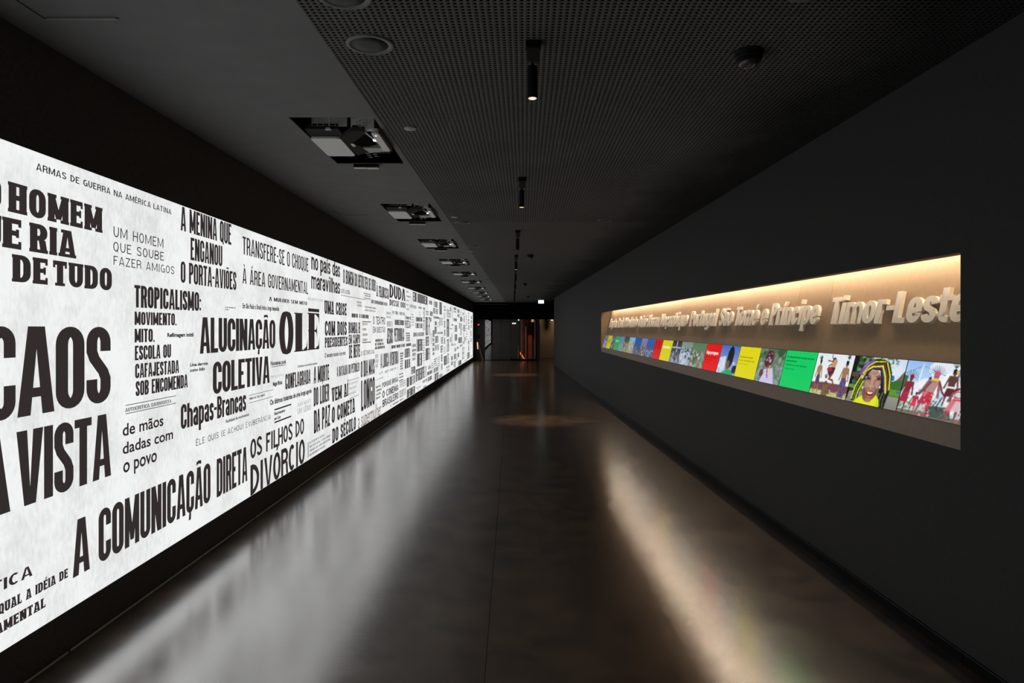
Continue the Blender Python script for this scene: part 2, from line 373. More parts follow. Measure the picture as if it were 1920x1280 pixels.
# drilled board: every hole is cut, near the camera
def drilled(ya, yb):
    ny = int((yb - ya) / PITCH); nx = 115
    h = PITCH / 2; r = 0.0064; D = 0.0005
    base = [(-h, -h, 0), (h, -h, 0), (h, h, 0), (-h, h, 0)]
    a = [math.radians(22.5 + 45 * k) for k in range(8)]
    sq = [(math.copysign(r if abs(math.cos(t)) > .7 else r * .66, math.cos(t)), math.copysign(r if abs(math.sin(t)) > .7 else r * .66, math.sin(t))) for t in a]
    o1 = [(x, y_, 0) for x, y_ in sq]; o2 = [(x, y_, D) for x, y_ in sq]
    v = np.array(base + o1 + o2, dtype=np.float32)
    # octagon vertices 4..11 at 22.5,67.5,...  square corners: 0(-,-) 1(+,-) 2(+,+) 3(-,+)
    tri = [(2, 4, 5), (3, 6, 7), (0, 8, 9), (1, 10, 11)]
    quad = [(1, 4 + 7, 4 + 0, 2), (2, 5, 6, 3), (3, 7, 8, 0), (0, 9, 10, 1)]
    # fix order: corner tris use the two octagon verts nearest the corner
    tri = [(2, 5, 4), (3, 7, 6), (0, 9, 8), (1, 11, 10)]
    quad = [(1, 2, 4, 11), (2, 3, 6, 5), (3, 0, 8, 7), (0, 1, 10, 9)]
    wall = [(4 + k, 4 + (k + 1) % 8, 12 + (k + 1) % 8, 12 + k) for k in range(8)]
    loops = [i for f in tri for i in f] + [i for f in quad + wall for i in f]
    sizes = [3] * 4 + [4] * 12
    yy = ya + PITCH * (np.arange(ny) + .5); xx = PITCH * (np.arange(nx) + .5)
    GX, GY = np.meshgrid(xx, yy)
    off = np.stack([GX.ravel() + bx(0) + 0.0184 * GY.ravel(), GY.ravel(), np.full(GX.size, CEIL)], 1).astype(np.float32)
    V = (v[None] + off[:, None]).astype(np.float32)
    V[:, :, 0] += 0.0184 * v[None, :, 1]
    N = off.shape[0]; nv = v.shape[0]
    L = (np.array(loops)[None] + nv * np.arange(N)[:, None]).ravel().astype(np.int32)
    sz = np.tile(np.array(sizes), N); st = np.concatenate([[0], np.cumsum(sz)[:-1]]).astype(np.int32)
    me = bpy.data.meshes.new('perforated_board')
    me.vertices.add(N * nv); me.vertices.foreach_set('co', V.ravel())
    me.loops.add(len(L)); me.loops.foreach_set('vertex_index', L)
    me.polygons.add(len(st)); me.polygons.foreach_set('loop_start', st)
    me.update(calc_edges=True)
    me.validate()
    return me, ya + ny * PITCH
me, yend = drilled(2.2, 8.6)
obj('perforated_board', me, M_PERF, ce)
def farboard(ya, yb):
    p = [(bx(ya), ya), (bx(ya) + 115 * PITCH, ya), (bx(yb) + 115 * PITCH, yb), (bx(yb), yb)]
    m_ = MB().poly([(x, y_, CEIL) for x, y_ in p]); m2 = m_.mesh('perforated_board', fix=False)
    uv = m2.uv_layers.new(name='UVMap')
    for k, (x, y_) in enumerate([(0, ya), (115 * PITCH, ya), (115 * PITCH, yb), (0, yb)]):
        uv.data[k].uv = (x, y_ - yend)
    return obj('perforated_board', m2, M_PERFFAR, ce)
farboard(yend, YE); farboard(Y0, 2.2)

# ------------------------------------------------------------------ glyph builder for the projected headlines
def glyph(ch, w, s, t, serif=0.0, ell=False, n=6):
    """polygons for capital ch in a box w x 1 (unit cap height), stem s, bar t"""
    if ch == 'm': s *= .78
    P = []
    def R(x0, y0, x1, y1): P.append([(x0, y0), (x1, y0), (x1, y1), (x0, y1)])
    def V(x, y0=0, y1=1): R(x - s / 2, y0, x + s / 2, y1)
    def Hh(y, x0=0, x1=w): R(x0, y - t / 2, x1, y + t / 2)
    def D(x0, y0, x1, y1, k=1.0):
        h = s * k / 2; P.append([(x0 - h, y0), (x0 + h, y0), (x1 + h, y1), (x1 - h, y1)])
    def stroke(pts, closed=False):
        a, b = s / 2, t / 2; m = len(pts); L = []
        for i in range(m):
            if closed: p, q = pts[i - 1], pts[(i + 1) % m]
            else: p, q = pts[max(i - 1, 0)], pts[min(i + 1, m - 1)]
            dx, dy = q[0] - p[0], q[1] - p[1]; l = math.hypot(dx, dy) or 1
            nx, ny = -dy / l, dx / l; k = math.hypot(a * nx, b * ny) or 1e-6
            ox, oy = a * a * nx / k, b * b * ny / k
            L.append(((pts[i][0] + ox, pts[i][1] + oy), (pts[i][0] - ox, pts[i][1] - oy)))
        for i in range(m if closed else m - 1):
            j = (i + 1) % m; P.append([L[i][0], L[j][0], L[j][1], L[i][1]])
    xl_, xr_, yb_, yt_ = s / 2, w - s / 2, t / 2, 1 - t / 2
    cx = w / 2
    rr = max(min((xr_ - xl_) / 2, 0.28), 0.01)
    def arc(cx_, cy_, rx, ry, a0, a1, k=n):
        return [(cx_ + rx * math.cos(math.radians(a0 + (a1 - a0) * i / k)), cy_ + ry * math.sin(math.radians(a0 + (a1 - a0) * i / k))) for i in range(k + 1)]
    def corner(name, x0=xl_, x1=xr_, y0=yb_, y1=yt_, r=None, rev=False):
        rx = (x1 - x0) / 2 if ell else (r or rr); ry = (y1 - y0) / 2 if ell else min(r or rr, (y1 - y0) / 2)
        d = {'TR': (x1 - rx, y1 - ry, 0, 90), 'TL': (x0 + rx, y1 - ry, 90, 180), 'BL': (x0 + rx, y0 + ry, 180, 270), 'BR': (x1 - rx, y0 + ry, 270, 360)}[name]
        p = arc(d[0], d[1], rx, ry, d[2], d[3])
        return p[::-1] if rev else p
    def slabf(x, y, ww=None):
        if serif:
            ww = ww or s + 2 * serif; th = min(t * 0.8, 0.12) if serif < .2 else t * .6
            R(max(x - ww / 2, -serif * .3), y, min(x + ww / 2, w + serif * .3), y + th) if y < .5 else R(max(x - ww / 2, -serif * .3), y - th, min(x + ww / 2, w + serif * .3), y)
    acc = None
    base = ch
    for k, v in {'Á': 'A´', 'À': 'A`', 'Ã': 'A~', 'Â': 'A^', 'É': 'E´', 'Ê': 'E^', 'Í': 'I´', 'Ó': 'O´', 'Õ': 'O~', 'Ô': 'O^', 'Ú': 'U´', 'Ç': 'C,', 'ç': 'c,', 'é': 'e´', 'í': 'i´', 'ã': 'a~', 'ó': 'o´', 'ú': 'u´'}.items():
        if ch == k: base, acc = v[0], v[1]
    c = base
    if c == 'A':
        lw2 = min(s * .95, w * .34); tw = s * 1.1 if s / w < .3 else w * .46; hi = .86 if s / w < .3 else .74
        R(w * .24, .2, w * .76, .2 + t * .85)
        P.append([(0, 0), (lw2, 0), (cx, hi), (cx, 1), (cx - tw / 2, 1)]); P.append([(w, 0), (w - lw2, 0), (cx, hi), (cx, 1), (cx + tw / 2, 1)][::-1])
        slabf(s * .5, 0); slabf(w - s * .5, 0)
        if serif: slabf(cx - s * .2, 1)
    elif c == 'B':
        V(xl_); 
        for (a, b2) in ((0, .52), (.48, 1)):
            pts = [(xl_, b2 - t / 2)] + corner('TR', y0=a + t / 2, y1=b2 - t / 2, r=min(rr, .17))[::-1] + corner('BR', y0=a + t / 2, y1=b2 - t / 2, r=min(rr, .17))[::-1] + [(xl_, a + t / 2)]
            stroke(pts)
        slabf(xl_ - .0, 0); slabf(xl_, 1)
    elif c in 'CG':
        pts = [(xr_, .66)] + corner('TR') + corner('TL') + corner('BL') + corner('BR') + [(xr_, .36 if c == 'C' else .50)]
        if ell: pts = arc(cx, .5, cx - xl_, yt_ - .5, 50, 310, 20)
        stroke(pts)
        if c == 'G': Hh(.46, w * .55, w); V(xr_, 0, .48) if serif or ell else None
        if serif: V(xr_, .68, .98) if False else None
    elif c in 'OQ':
        if ell: stroke(arc(cx, .5, cx - xl_, yt_ - .5, 0, 360, 28)[:-1], True)
        else: stroke(corner('TR') + corner('TL') + corner('BL') + corner('BR'), True)
        if c == 'Q': D(w * .92, -.08, w * .6, .2, .8)
    elif c == 'D':
        V(xl_)
        if ell: stroke([(xl_, yt_)] + arc(xl_, .5, xr_ - xl_, yt_ - .5, 90, -90, 16) + [(xl_, yb_)])
        else: stroke([(xl_, yt_)] + corner('TR')[::-1] + corner('BR')[::-1] + [(xl_, yb_)])
        slabf(xl_, 0); slabf(xl_, 1)
    elif c in 'EF':
        if t < .05:
            s *= 1.22; V(s / 2 + w * .04); s /= 1.22; q = w * .80
            P.append([(q, .32), (q, .70), (q - .08 * w, .56), (q - .3 * w, .52), (q - .08 * w, .46)])
            P.append([(w, 1), (w, .70), (w - .08 * w, .88), (w - .34 * w, 1 - t), (w - .5 * w, 1)])
            if c == 'E': P.append([(w, 0), (w, .34), (w - .07 * w, .12), (w - .32 * w, t), (w - .5 * w, 0)])
        else: V(xl_)
        Hh(yt_); Hh(.52, 0, w * .80)
        if c == 'E': Hh(yb_)
        slabf(xl_, 0); slabf(xl_, 1)
        if serif and t >= .05:
            R(w - s * .35, .74, w, 1); 
            if c == 'E': R(w - s * .35, 0, w, .26)
            R(w * .70, .38, w * .70 + s * .35, .66)
    elif c == 'H': V(xl_); V(xr_); Hh(.51); [slabf(x, y_) for x in (xl_, xr_) for y_ in (0, 1)]
    elif c == 'I': V(cx); slabf(cx, 0); slabf(cx, 1)
    elif c == 'J': stroke([(xr_, 1)] + corner('BR', rev=True) + corner('BL', rev=True) + [(xl_, .34)]); slabf(xr_, 1)
    elif c == 'L':
        if t < .05: s *= 1.22; V(s / 2 + w * .04); P.append([(w, 0), (w, .34), (w - .07 * w, .12), (w - .32 * w, t), (w - .5 * w, 0)]); s /= 1.22
        else: V(xl_)
        Hh(yb_); slabf(xl_, 0); slabf(xl_, 1)
        if serif and t >= .05: R(w - s * .35, 0, w, .30)
    elif c == 'M':
        V(xl_); V(xr_); D(xl_ + s * .1, 1, cx, .12, .8); D(xr_ - s * .1, 1, cx, .12, .8); [slabf(x, y_) for x in (xl_, xr_) for y_ in (0, 1)]
    elif c == 'N':
        V(xl_); V(xr_); D(xl_ + s * .12, 1, xr_ - s * .12, 0, .95); slabf(xl_, 0); slabf(xl_, 1); slabf(xr_, 1)
    elif c in 'PR':
        V(xl_); y0 = .42
        stroke([(xl_, yt_)] + corner('TR', y0=y0 + t / 2, r=min(rr, .2))[::-1] + corner('BR', y0=y0 + t / 2, r=min(rr, .2))[::-1] + [(xl_, y0 + t / 2)])
        if c == 'R': D(w - s * .45, 0, xr_ - s * .25, .46, .95); slabf(w - s * .5, 0)
        slabf(xl_, 0); slabf(xl_, 1)
    elif c == 'S':
        r_ = min(rr, .2)
        pts = [(xr_, .68)] + corner('TR', r=r_) + corner('TL', r=r_) + [(xl_, .68)] + [(xl_ + (xr_ - xl_) * .18, .585), (xl_ + (xr_ - xl_) * .82, .415)] + [(xr_, .32)] + corner('BR', r=r_, rev=True) + corner('BL', r=r_, rev=True) + [(xl_, .32)]
        if ell: pts = arc(cx, .74, cx - xl_, yt_ - .74, 10, 250, 12)[:-1] + arc(cx, .26, cx - xl_, .26 - yb_, 70, -170, 12)[1:]
        stroke(pts)
    elif c == 'T':
        V(cx); Hh(yt_); slabf(cx, 0)
        if serif: R(0, .72, s * .35, 1); R(w - s * .35, .72, w, 1)
    elif c == 'U':
        stroke([(xl_, 1)] + corner('BL') + corner('BR') + [(xr_, 1)]); slabf(xl_, 1); slabf(xr_, 1)
    elif c == 'V':
        lw2 = min(s * .98, w * .40); bw = s * 1.1 if s / w < .3 else w * .44; lo = .14 if s / w < .3 else .24
        P.append([(0, 1), (cx - bw / 2, 0), (cx, 0), (cx, lo), (lw2, 1)]); P.append([(w, 1), (w - lw2, 1), (cx, lo), (cx, 0), (cx + bw / 2, 0)])
        slabf(s * .5, 1); slabf(w - s * .5, 1)
    elif c == 'X': D(s / 2, 0, w - s / 2, 1); D(w - s / 2, 0, s / 2, 1); [slabf(x, y_) for x in (xl_, xr_) for y_ in (0, 1)]
    elif c == 'Z': Hh(yt_); Hh(yb_); D(s * .55, t * .5, w - s * .55, 1 - t * .5, 1.0)
    elif c == '-': R(0, .42, w, .42 + t * .9)
    elif c == '.': R(0, 0, w, max(t, .14))
    elif c == ',': R(0, 0, w, max(t, .14)); D(w * .7, 0, w * .3, -.12, .6)
    elif c == ':': R(0, .04, w, .18); R(0, .5, w, .64)
    elif c == '(': stroke(arc(w, .5, w - s * .3, .62, 120, 240, 8))
    elif c == ')': stroke(arc(0, .5, w - s * .3, .62, 60, -60, 8))
    XH = .78
    if c.islower():
        yx = XH - t / 2; lc = {'x0': xl_, 'x1': xr_, 'y0': yb_, 'y1': yx}
        tl, tr_, bl, br = (corner(q, **lc) for q in ('TL', 'TR', 'BL', 'BR'))
        ring = tr_ + tl + bl + br
        if c in 'obdpqg': stroke(ring, True)
        if c == 'b': V(xl_, 0, 1)
        if c == 'd': V(xr_, 0, 1)
        if c == 'p': V(xl_, -.26, XH)
        if c == 'q': V(xr_, -.26, XH)
        if c == 'g':
            V(xr_, -.08, XH); stroke([(xr_, 0)] + arc(cx, -.08, xr_ - cx, .16 - t / 2, 0, -180, 8))
        if c == 'c': stroke([(xr_, XH * .62)] + tr_ + tl + bl + br + [(xr_, XH * .38)])
        if c == 'e': stroke([(xl_, XH * .48), (xr_, XH * .48)]); stroke([(xr_, XH * .42)] + tr_ + tl + bl + br + [(xr_, XH * .26)])
        if c == 'a':
            V(xr_, 0, XH - t); stroke([(xl_, XH * .70)] + tl[::-1] + tr_[::-1] + [(xr_, XH * .6)])
            hb2 = XH * .56; q = {'x0': xl_, 'x1': xr_, 'y0': yb_, 'y1': hb2 - t * .4}
            stroke([(xr_, q['y1'])] + corner('TL', **q) + corner('BL', **q) + [(xr_, yb_)])
        if c in 'nhm':
            V(xl_, 0, XH if c != 'h' else 1)
            for (a0, a1) in (((xl_, xr_),) if c != 'm' else ((xl_, cx), (cx, xr_))):
                q = {'x0': a0, 'x1': a1, 'y0': yb_, 'y1': yx, 'r': min((a1 - a0) / 2, .25)}
                stroke([(a0, XH * .6)] + corner('TL', **q)[::-1] + corner('TR', **q)[::-1] + [(a1, 0)])
        if c == 'r': V(xl_, 0, XH); stroke([(xl_, XH * .6)] + corner('TL', **lc)[::-1] + [(w, yx)])
        if c == 'u': V(xr_, 0, XH); stroke([(xl_, XH)] + bl + br + [(xr_, XH * .4)])
        if c == 'i': V(cx, 0, XH); (V(cx, XH + .09, 1.04) if acc is None else None)
        if c == 'l': V(cx, 0, 1)
        if c == 't': q = s / 2 + w * .16; V(q, t, 1 - .02); Hh(XH - t / 2, 0, w); stroke([(q, .3)] + arc(q + s * .6, t / 2 + .12, s * .6, .12, 180, 270, 5) + [(w, t / 2)])
        if c == 'v': D(cx, 0, s * .48, XH, .95); D(cx, 0, w - s * .48, XH, .95)
        if c == 's':
            k = XH; r_ = min(rr, .16)
            q = {'x0': xl_, 'x1': xr_, 'y0': yb_, 'y1': yx, 'r': r_}
            stroke([(xr_, k * .72)] + corner('TR', **q) + corner('TL', **q) + [(xl_ + (xr_ - xl_) * .15, k * .56), (xl_ + (xr_ - xl_) * .85, k * .44)] + corner('BR', **q)[::-1] + corner('BL', **q)[::-1] + [(xl_, k * .28)])
        if acc and acc != ',':
            n0 = len(P)
            if acc == '´': P.append([(cx - s * .4, XH + .06), (cx + s * .4, XH + .06), (cx + s * .95, XH + .24), (cx + s * .1, XH + .24)])
            else: P.append([(w * .12, XH + .07), (w * .5, XH + .10), (w * .5, XH + .22), (w * .12, XH + .19)]); P.append([(w * .5, XH + .10), (w * .88, XH + .09), (w * .88, XH + .20), (w * .5, XH + .22)])
            return P
    if acc == '´': P.append([(cx - s * .3, 1.06), (cx + s * .3, 1.06), (cx + s * .9, 1.26), (cx + s * .1, 1.26)])
    elif acc == '`': P.append([(cx - s * .3, 1.06), (cx + s * .3, 1.06), (cx - s * .1, 1.26), (cx - s * .9, 1.26)])
    elif acc == '~': P.append([(w * .2, 1.06), (w * .5, 1.09), (w * .5, 1.17), (w * .2, 1.14)]); P.append([(w * .5, 1.09), (w * .8, 1.06), (w * .8, 1.15), (w * .5, 1.17)])
    elif acc == '^': P.append([(w * .15, 1.05), (w * .4, 1.05), (cx + .02, 1.2), (cx - .02, 1.2)]); P.append([(w * .6, 1.05), (w * .85, 1.05), (cx + .02, 1.2), (cx - .02, 1.2)])
    elif acc == ',': P.append([(cx - s * .3, 0), (cx + s * .3, 0), (cx + s * .2, -.17), (cx - s * .5, -.17)])
    return P
WID = {'i': .46, 'l': .46, 'í': .46, 't': .66, 'r': .68, 'm': 1.5, 's': .86, 'a': .92, 'c': .88, 'e': .92, 'é': .92, 'I': .42, 'M': 1.34, 'W': 1.4, 'N': 1.08, 'L': .84, 'E': .86, 'F': .82, 'T': .92, 'J': .85, ' ': .55, '-': .55, '.': .34, ',': .34, ':': .34, '(': .4, ')': .4, 'A': 1.08, 'Z': .92, 'P': .95, 'S': .95, 'V': 1.05}
ACC = {'Á': 'A', 'À': 'A', 'Ã': 'A', 'Â': 'A', 'É': 'E', 'Ê': 'E', 'Í': 'I', 'Ó': 'O', 'Õ': 'O', 'Ô': 'O', 'Ú': 'U', 'Ç': 'C', 'ç': 'c', 'é': 'e', 'í': 'i', 'ã': 'a', 'ú': 'u'}
# style: stem (share of letter width), bar (share of height), gap (share of letter width), serif, elliptical
STY = {'H': (.44, .14, .09, 0, False), 'HH': (.415, .125, .055, 0, False), 'B': (.41, .13, .10, 0, False), 'M': (.31, .11, .18, 0, False),
       'L': (.17, .11, .28, 0, True), 'N': (.26, .15, .18, 0, True), 'S': (.42, .17, .14, .12, False), 'D': (.37, .035, .12, .14, True), 'K': (.29, .16, .09, 0, True),
       'T': (.13, .03, .20, .08, True), 'Q': (.30, .12, .10, .10, False), 'R': (.375, .165, .055, 0, False), 'C': (.42, .14, .08, 0, False), 'P': (.34, .145, .07, 0, False)}
def textpolys(txt, sty, width, height, split=False):
    """polygons laid out in a width x height box, lower left at 0,0"""
    sf, t, gf, sr, el = STY[sty]
    ws = [WID.get(ACC.get(c, c), 1.0) for c in txt]
    if sty == 'L': ws = [(.28 if ACC.get(c, c) == 'I' else q) for c, q in zip(txt, ws)]
    tot = sum(ws) + gf * (len(txt) - 1)
    k = width / tot / height           # letter-width unit in cap heights
    x = 0; out = []
    for c, q in zip(txt, ws):
        if c != ' ':
            ww = q * k; s = min(sf * k, ww * .95) if c != 'I' else min(sf * k, ww)
            if c in '.,:' : ww = min(ww, s * 1.05); s = ww
            L_ = [[((x + px_) * height, py_ * height) for px_, py_ in p] for p in glyph(c, ww, s, t, sr * k, el)]
            if split: out.append(L_)
            else: out += L_
        x += (q + gf) * k
    return out
scr = empty('projection_screen', (0, 0, 0), 'long white projection of newspaper headlines running along the black left wall', 'projection')
MB().hexa([(lw(SY0, 0), SY0, ZSB), (lw(YSE, 0), YSE, ZSB), (lw(YSE, -.0098), YSE, ZSB), (lw(SY0, -.0098), SY0, ZSB)],
          [(lw(SY0, 0), SY0, ZST), (lw(YSE, 0), YSE, ZST), (lw(YSE, -.0098), YSE, ZST), (lw(SY0, -.0098), SY0, ZST)]).build('screen_surface', M_SCREEN, scr)
def clipz(poly, z0, z1):
    for (lim, sgn) in ((z0, 1), (z1, -1)):
        out = []; n = len(poly)
        for i in range(n):
            a, c = poly[i], poly[(i + 1) % n]; da, dc = sgn * (a[1] - lim), sgn * (c[1] - lim)
            if da >= 0: out.append(a)
            if da * dc < 0:
                t = da / (da - dc); out.append((a[0] + (c[0] - a[0]) * t, lim))
        poly = out
        if len(poly) < 3: return None
    return poly
OFFS = 0.0012
def wallmesh(polys, name, m, parent=scr):
    mb = MB()
    for p in polys:
        p = clipz(p, ZSB + .002, ZST - .002)
        if not p: continue
        ar = sum(p[i][0] * p[(i + 1) % len(p)][1] - p[(i + 1) % len(p)][0] * p[i][1] for i in range(len(p)))
        if ar < 0: p = p[::-1]
        mb.poly([(xl(y_) + OFFS, y_, z) for y_, z in p])
    return mb.build(name, m, parent, fix=False) if mb.f else None
def headline(txt, sty, x0, x1, xr, yt, yb, name='headline', m=M_INK):
    ya, yb_ = yl(x0), yl(x1); z1, z0 = zl(xr, yt), zl(xr, yb)
    ps = textpolys(txt, sty, yb_ - ya, z1 - z0, split=True)
    if (x1 - x0) / max(len(txt), 1) >= 8 and len(ps) > 1:
        e_ = empty(name); e_.parent = scr
        for L_ in ps: wallmesh([[(ya + u, z0 + v) for u, v in p] for p in L_], 'letter', m, e_)
    else:
        o_ = wallmesh([[(ya + u, z0 + v) for u, v in p] for L_ in ps for p in L_], name, m)
        if len(ps) > 1: o_['kind'] = 'stuff'      # letters of a few pixels each
# --- lowercase lines use the built-in typeface
def fontmesh(txt, offset=0.0, shear=0.0, extrude=0.0, spacing=1.0, bevel=0.0):
    cu = bpy.data.curves.new('t', 'FONT'); cu.body = txt; cu.offset = offset; cu.shear = shear; cu.extrude = extrude
    cu.space_character = spacing; cu.resolution_u = 4; cu.bevel_depth = bevel; cu.bevel_resolution = 1
    o = bpy.data.objects.new('t', cu); COL.objects.link(o)
    dg = bpy.context.evaluated_depsgraph_get(); dg.update()
    me = bpy.data.meshes.new_from_object(o.evaluated_get(dg)); bpy.data.objects.remove(o); bpy.data.curves.remove(cu)
    me.materials.clear()
    return me
def verts(me):
    a = np.empty(len(me.vertices) * 3, dtype=np.float32); me.vertices.foreach_get('co', a); return a.reshape(-1, 3)
_xh = verts(fontmesh('x'))[:, 1].max(); _ch = verts(fontmesh('H'))[:, 1].max()
def fontline(txt, x0, x1, xr, yt, yb, off=0.0, shear=0.0, mode='c', m=M_INK, name='caption', spacing=1.0):
    me = fontmesh(txt, off, shear, spacing=spacing); a = verts(me)
    ya, yb_ = yl(x0), yl(x1); z1, z0 = zl(xr, yt), zl(xr, yb)
    h = (_ch if mode == 'c' else _xh) + off
    u = (a[:, 0] - a[:, 0].min()) / (a[:, 0].max() - a[:, 0].min()) * (yb_ - ya) + ya
    v = z0 + a[:, 1] / h * (z1 - z0)
    v = np.clip(v, ZSB + .002, ZST - .002)
    b2 = np.stack([XL0 + ML * u + OFFS, u, v], 1).astype(np.float32)
    me.vertices.foreach_set('co', b2.ravel()); me.update()
    return tag(obj(name, me, m, scr), kind='stuff')
def rule(x0, y0, x1, th, m=M_INK):
    """horizontal rule starting at pixel (x0,y0), ending at column x1, th metres thick"""
    z = zl(x0, y0); ya, yb_ = yl(x0), yl(x1)
    wallmesh([[(ya, z - th / 2), (yb_, z - th / 2), (yb_, z + th / 2), (ya, z + th / 2)]], 'rule_line', m)
HL_ = headline
HL_('ARMAS DE GUERRA NA AMÉRICA LATINA', 'N', 67.5, 321, 67.5, 305, 318.5)
HL_('O', 'S', -34, 1.8, 15.6, 339.4, 396.2); HL_('HOMEM', 'S', 15.6, 191, 15.6, 339.4, 396.2)
HL_('QU', 'S', -62, 1.5, 55.6, 416.5, 471); HL_('E', 'S', 5, 39.5, 55.6, 416.5, 471); HL_('RIA', 'S', 55.6, 141.5, 55.6, 416.5, 471)
HL_('DE', 'S', 23, 89, 23, 476, 527.5); HL_('TUDO', 'S', 99, 209.4, 23, 476, 527.5)
HL_('UM HOMEM', 'L', 212.5, 306, 212.5, 423.8, 443.5); HL_('QUE SOUBE', 'L', 212, 307, 212.5, 452.5, 470.6); HL_('FAZER AMIGOS', 'L', 212.5, 326.5, 212.5, 479, 496)
HL_('A MENINA QUE', 'B', 338.5, 433.4, 338.5, 386, 431.5); HL_('ENGANOU', 'B', 357, 416.6, 357, 444.7, 487); HL_('O PORTA-AVIÕES', 'B', 338.5, 442.8, 338.5, 489, 529.5)
HL_('TRANSFERE-SE O CHOQUE', 'M', 454.5, 578, 454.5, 442.6, 476); HL_('À ÁREA GOVERNAMENTAL', 'M', 454.5, 577.5, 454.5, 502, 531)
HL_('TROPICALISMO:', 'H', 251.6, 376.6, 251.6, 533.8, 576); HL_('MOVIMENTO.', 'H', 252, 330.6, 252, 583.8, 609); HL_('MITO.', 'H', 252, 289.7, 252, 616, 642)
HL_('ESCOLA OU', 'H', 252.5, 320.3, 252.5, 648, 675.5); HL_('CAFAJESTADA', 'H', 253, 335.3, 253, 682, 709.5); HL_('SOB ENCOMENDA', 'H', 254, 351.6, 254, 714.7, 743)
HL_('C', 'HH', -27, 28.8, 32, 611.5, 783); HL_('A', 'HH', 32, 101.6, 32, 611.5, 783); HL_('O', 'HH', 104, 158, 32, 611.5, 783); HL_('S', 'HH', 161.6, 207, 32, 611.5, 783)
HL_('À', 'HH', -60, 19, 31, 810, 954); HL_('V', 'HH', 30.3, 80.5, 31, 810, 954); HL_('ISTA', 'HH', 82, 207.8, 31, 810, 954)
HL_('A', 'B', 136, 168, 137.5, 977, 1083); HL_('COMUNICAÇÃO', 'B', 184.4, 394.4, 137.5, 977, 1083); HL_('DIRETA', 'B', 406, 463.5, 137.5, 977, 1083)
HL_('AUTOCRITICA SAUDOSISTA', 'Q', 234.5, 321, 234.5, 765.5, 772.5, 'caption')
rule(235, 760, 330, .004); rule(235, 775.8, 330, .004)
HL_('ALUCINAÇÃO', 'HH', 374.4, 516, 376, 594.3, 663); HL_('COLETIVA', 'HH', 398.8, 505.3, 400, 678.4, 739.5)
HL_('O', 'D', 523.2, 550, 540, 583.5, 664); HL_('L', 'D', 552.6, 576, 553.7, 586, 659.5); HL_('E', 'D', 577.6, 598.3, 577.6, 586, 656.2)
rule(577.6, 580.6, 598.3, .035)
HL_('A MULHER SEM MITO', 'D', 504.5, 575.6, 504.5, 556.3, 563.9, 'caption'); HL_('UMA NOBRE ESTIRPE', 'T', 576.4, 605.5, 576.4, 557.2, 562, 'caption')
HL_('UMA CRISE', 'S', 608.3, 649.7, 608.3, 562.8, 588.1); HL_('COM DOIS', 'S', 609, 650, 609, 601, 629.6); HL_('PRESIDENTES', 'S', 609, 651.6, 609, 632.5, 651.8)
HL_('A MORTE', 'H', 588, 617, 588, 687.7, 719.4); HL_('DO LÍDER', 'H', 588, 617, 588, 726.7, 762); HL_('DA PAZ', 'H', 588.4, 618.8, 588.4, 769.7, 813)
HL_('CONFLAGRADA', 'H', 534.8, 582, 534.8, 701, 730.6)
HL_('TROPICALIA TRÁGICA', 'T', 507, 531.7, 507, 704.6, 709.3, 'caption')
HL_('HORA DE LER O MITO', 'B', 467.7, 496, 467.7, 745.3, 749.6, 'caption'); rule(467, 741.2, 511.6, .004); rule(467, 755.4, 511.6, .004)
HL_('ÊLE QUIS (E ACHOU) EXUBERÂNCIA', 'L', 367, 507.3, 367, 824, 836)
HL_('AQUI NASCE', 'T', 558, 583, 558, 755.4, 762.8); HL_('UM GÊNIO', 'T', 558, 583, 558, 766.2, 777)
HL_('OS FILHOS DO', 'K', 469, 569.8, 471, 823.6, 860.5); HL_('DIVÓRCIO', 'K', 469.3, 571.2, 469.3, 872.5, 930)
rule(508, 688, 536, .005); rule(514.4, 768.2, 546, .014); rule(514.4, 792, 546, .014)
for k, (t_, xe, y0, y1) in enumerate((('NA FACULDADE DE FILOSOFIA,', 608.5, 827.9, 832), ('NÃO EXISTE BAILE, É ATO DE AGRADO', 619.3, 835.6, 839.8), ('JUNTAM-SE AOS JOVENS UNIVERSITÁRIOS', 619.3, 843.3, 847.5), ('NOS MOVIMENTOS POLÍTICOS', 609, 851, 855.3))):
    HL_(t_, 'M', 580.3, xe, 580.3, y0, y1, 'caption')
wallmesh([[(yl(577.2), zl(577.2, 858)), (yl(577.2) + .02, zl(577.2, 858)), (yl(577.2) + .02, zl(577.2, 829.6)), (yl(577.2), zl(577.2, 829.6))]], 'rule_line', M_INK)
HL_('VEM AÍ', 'S', 621.6, 652.8, 621.6, 727.5, 753.8); HL_('O COMETA', 'S', 622, 665.3, 622, 763.4, 794); HL_('DO SÉCULO', 'S', 623, 667.2, 623, 804, 831.6)
HL_('A BATALHA DO PETRÓLEO', 'H', 631.4, 673.8, 631.4, 687.7, 706.6)
rule(654.4, 713.4, 672.7, .006); rule(654.4, 747.3, 672.7, .006)
HL_('BOMBA H', 'S', 653.4, 674.8, 653.4, 603.6, 625); HL_('EM CAMPO', 'S', 653.7, 675, 653.7, 627.2, 645); HL_('DE NEVE', 'S', 654.2, 674.9, 654.2, 646.6, 672.3)
HL_('O SÉTIMO DIA', 'N', 676.4, 702, 676.4, 658, 667, m=M_INKBROWN); HL_('O DIA MAIS', 'H', 676.4, 702.3, 676.4, 677, 708.2); HL_('LONGO', 'B', 677, 702.6, 677, 713.6, 771)
HL_('PORQUE BRIGA', 'K', 716.6, 746.6, 716.6, 717.5, 727.4); HL_('O CINEMA', 'K', 716.9, 746.9, 716.9, 733.4, 746.4); HL_('BRASILEIRO', 'K', 717.2, 746.9, 717.2, 750, 763.6)
